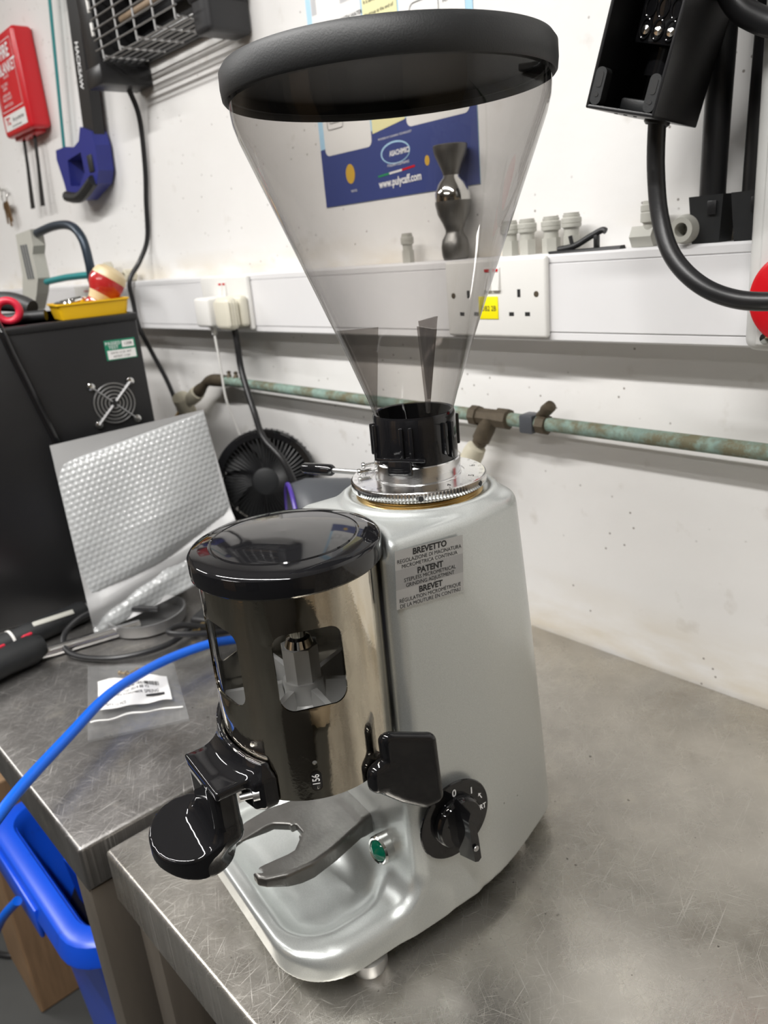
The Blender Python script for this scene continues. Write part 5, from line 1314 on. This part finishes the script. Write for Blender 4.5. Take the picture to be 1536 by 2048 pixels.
G().add([(-.10, .0, .0), (.10, .0, .0), (.11, -.012, .13), (.07, -.011, .155), (.02, -.012, .148), (-.05, -.012, .165), (-.11, -.012, .150), (-.10, .004, .0), (.10, .004, .0), (.11, -.008, .13), (.07, -.007, .155), (.02, -.008, .148), (-.05, -.008, .165), (-.11, -.008, .150)],
        [(0, 1, 2, 3, 4, 5, 6), (13, 12, 11, 10, 9, 8, 7)] + [(i, (i + 1) % 7, 7 + (i + 1) % 7, 7 + i) for i in range(7)]).obj('sheet', mBIN, bl, smooth=False)
wb = thing('timber_post', 'short tan timber block standing behind the blue bin', 'timber', (-1.00, -.10, FLOOR))
G().rbox((-.18, -.11, 0), (.02, -.03, .53), .004).obj('block', mWOOD, wb, smooth=False)
wb2 = thing('timber_post', 'dark stained timber post on the floor at the left edge', 'timber', (-1.33, -.10, FLOOR))
G().rbox((-.10, -.05, 0), (.02, .05, .22), .004).obj('block', mBROWN, wb2, smooth=False)
pts = [(-1.30, -.22, FLOOR + .006), (-1.22, -.235, FLOOR + .006), (-1.165, -.205, FLOOR + .006), (-1.175, -.165, FLOOR + .006), (-1.23, -.145, FLOOR + .006), (-1.29, -.15, FLOOR + .006)]
tag(G().tube(pts, .006, 10).obj('floor_lead', mBLACK), 'black lead curled on the dark floor beside the stained timber', 'cable')
tag(G().tube([(-1.0, -.36, FLOOR + .01), (-.82, -.33, -.64), (-.71, -.295, -.46), (-.64, -.268, -.35), (-.60, -.245, -.300)], .0065, 14, 8).obj('blue_tube', mTUBE), 'blue plastic tube running from the floor up to the blue bin', 'tube')
cp = thing('cupboard', 'dark stained wooden cupboard standing under the near table', 'cupboard', (.30, .02, FLOOR))
G().rbox((-.42, -.16, 0), (.75, .30, .70), .006).obj('carcass', mBROWN, cp, smooth=False)
for k in range(2):
    G().rbox((-.41 + k * .58, -.172, .03), (.15 + k * .58, -.158, .68), .004).obj('door', mBROWN, cp)

# ------------------------------------------------------------------ unseen cupboards and dark box added behind the camera to band the steel's reflections
for i, (x, w_, h_, mt, lb) in enumerate(((-2.2, .9, 1.9, M('dark_reflection_paint', (.03, .028, .026), .5), 'added unseen dark cupboard by the far end of the opposite wall, for reflections'),
                                     (-.7, .8, 2.0, M('tan_reflection_paint', (.34, .22, .12), .5), 'added unseen tan cupboard on the opposite wall, for reflections'),
                                     (.75, .7, 1.8, MATS['dark_reflection_paint'], 'added unseen dark cupboard opposite the grinder, for reflections'))):
    t = thing('added_cupboard', lb, 'cupboard', (x, -3.1, FLOOR))
    G().rbox((-w_ / 2, -.28, 0), (w_ / 2, .22, h_), .006).obj('carcass', mt, t, smooth=False)
    for k in (-1, 1):
        dr = G().rbox((min(0, k * w_ / 2) + .006, .222, .04), (max(0, k * w_ / 2) - .006, .24, h_ - .03), .003).obj('door', mt, t)
        G().cyl((k * .05, .26, h_ * .5), (k * .05, .26, h_ * .5 + .12), .008, n=10).obj('handle', mSATIN, dr)

t = thing('added_dark_box', 'wide dark box added unseen behind the camera for a dark reflection band', 'reflection prop', (1.05, -1.32, FLOOR), R(42))  # added in place of the person at the camera, dark in doser reflections
G().rbox((-.48, -.15, 0), (.48, .15, 1.75), .006).obj('carcass', MATS['dark_reflection_paint'], t, smooth=False)
lk_ = G().rbox((-.46, .151, .03), (.46, .168, 1.73), .003).obj('door', MATS['dark_reflection_paint'], t)
G().cyl((.13, .19, .85), (.13, .19, .97), .008, n=10).obj('handle', mSATIN, lk_)
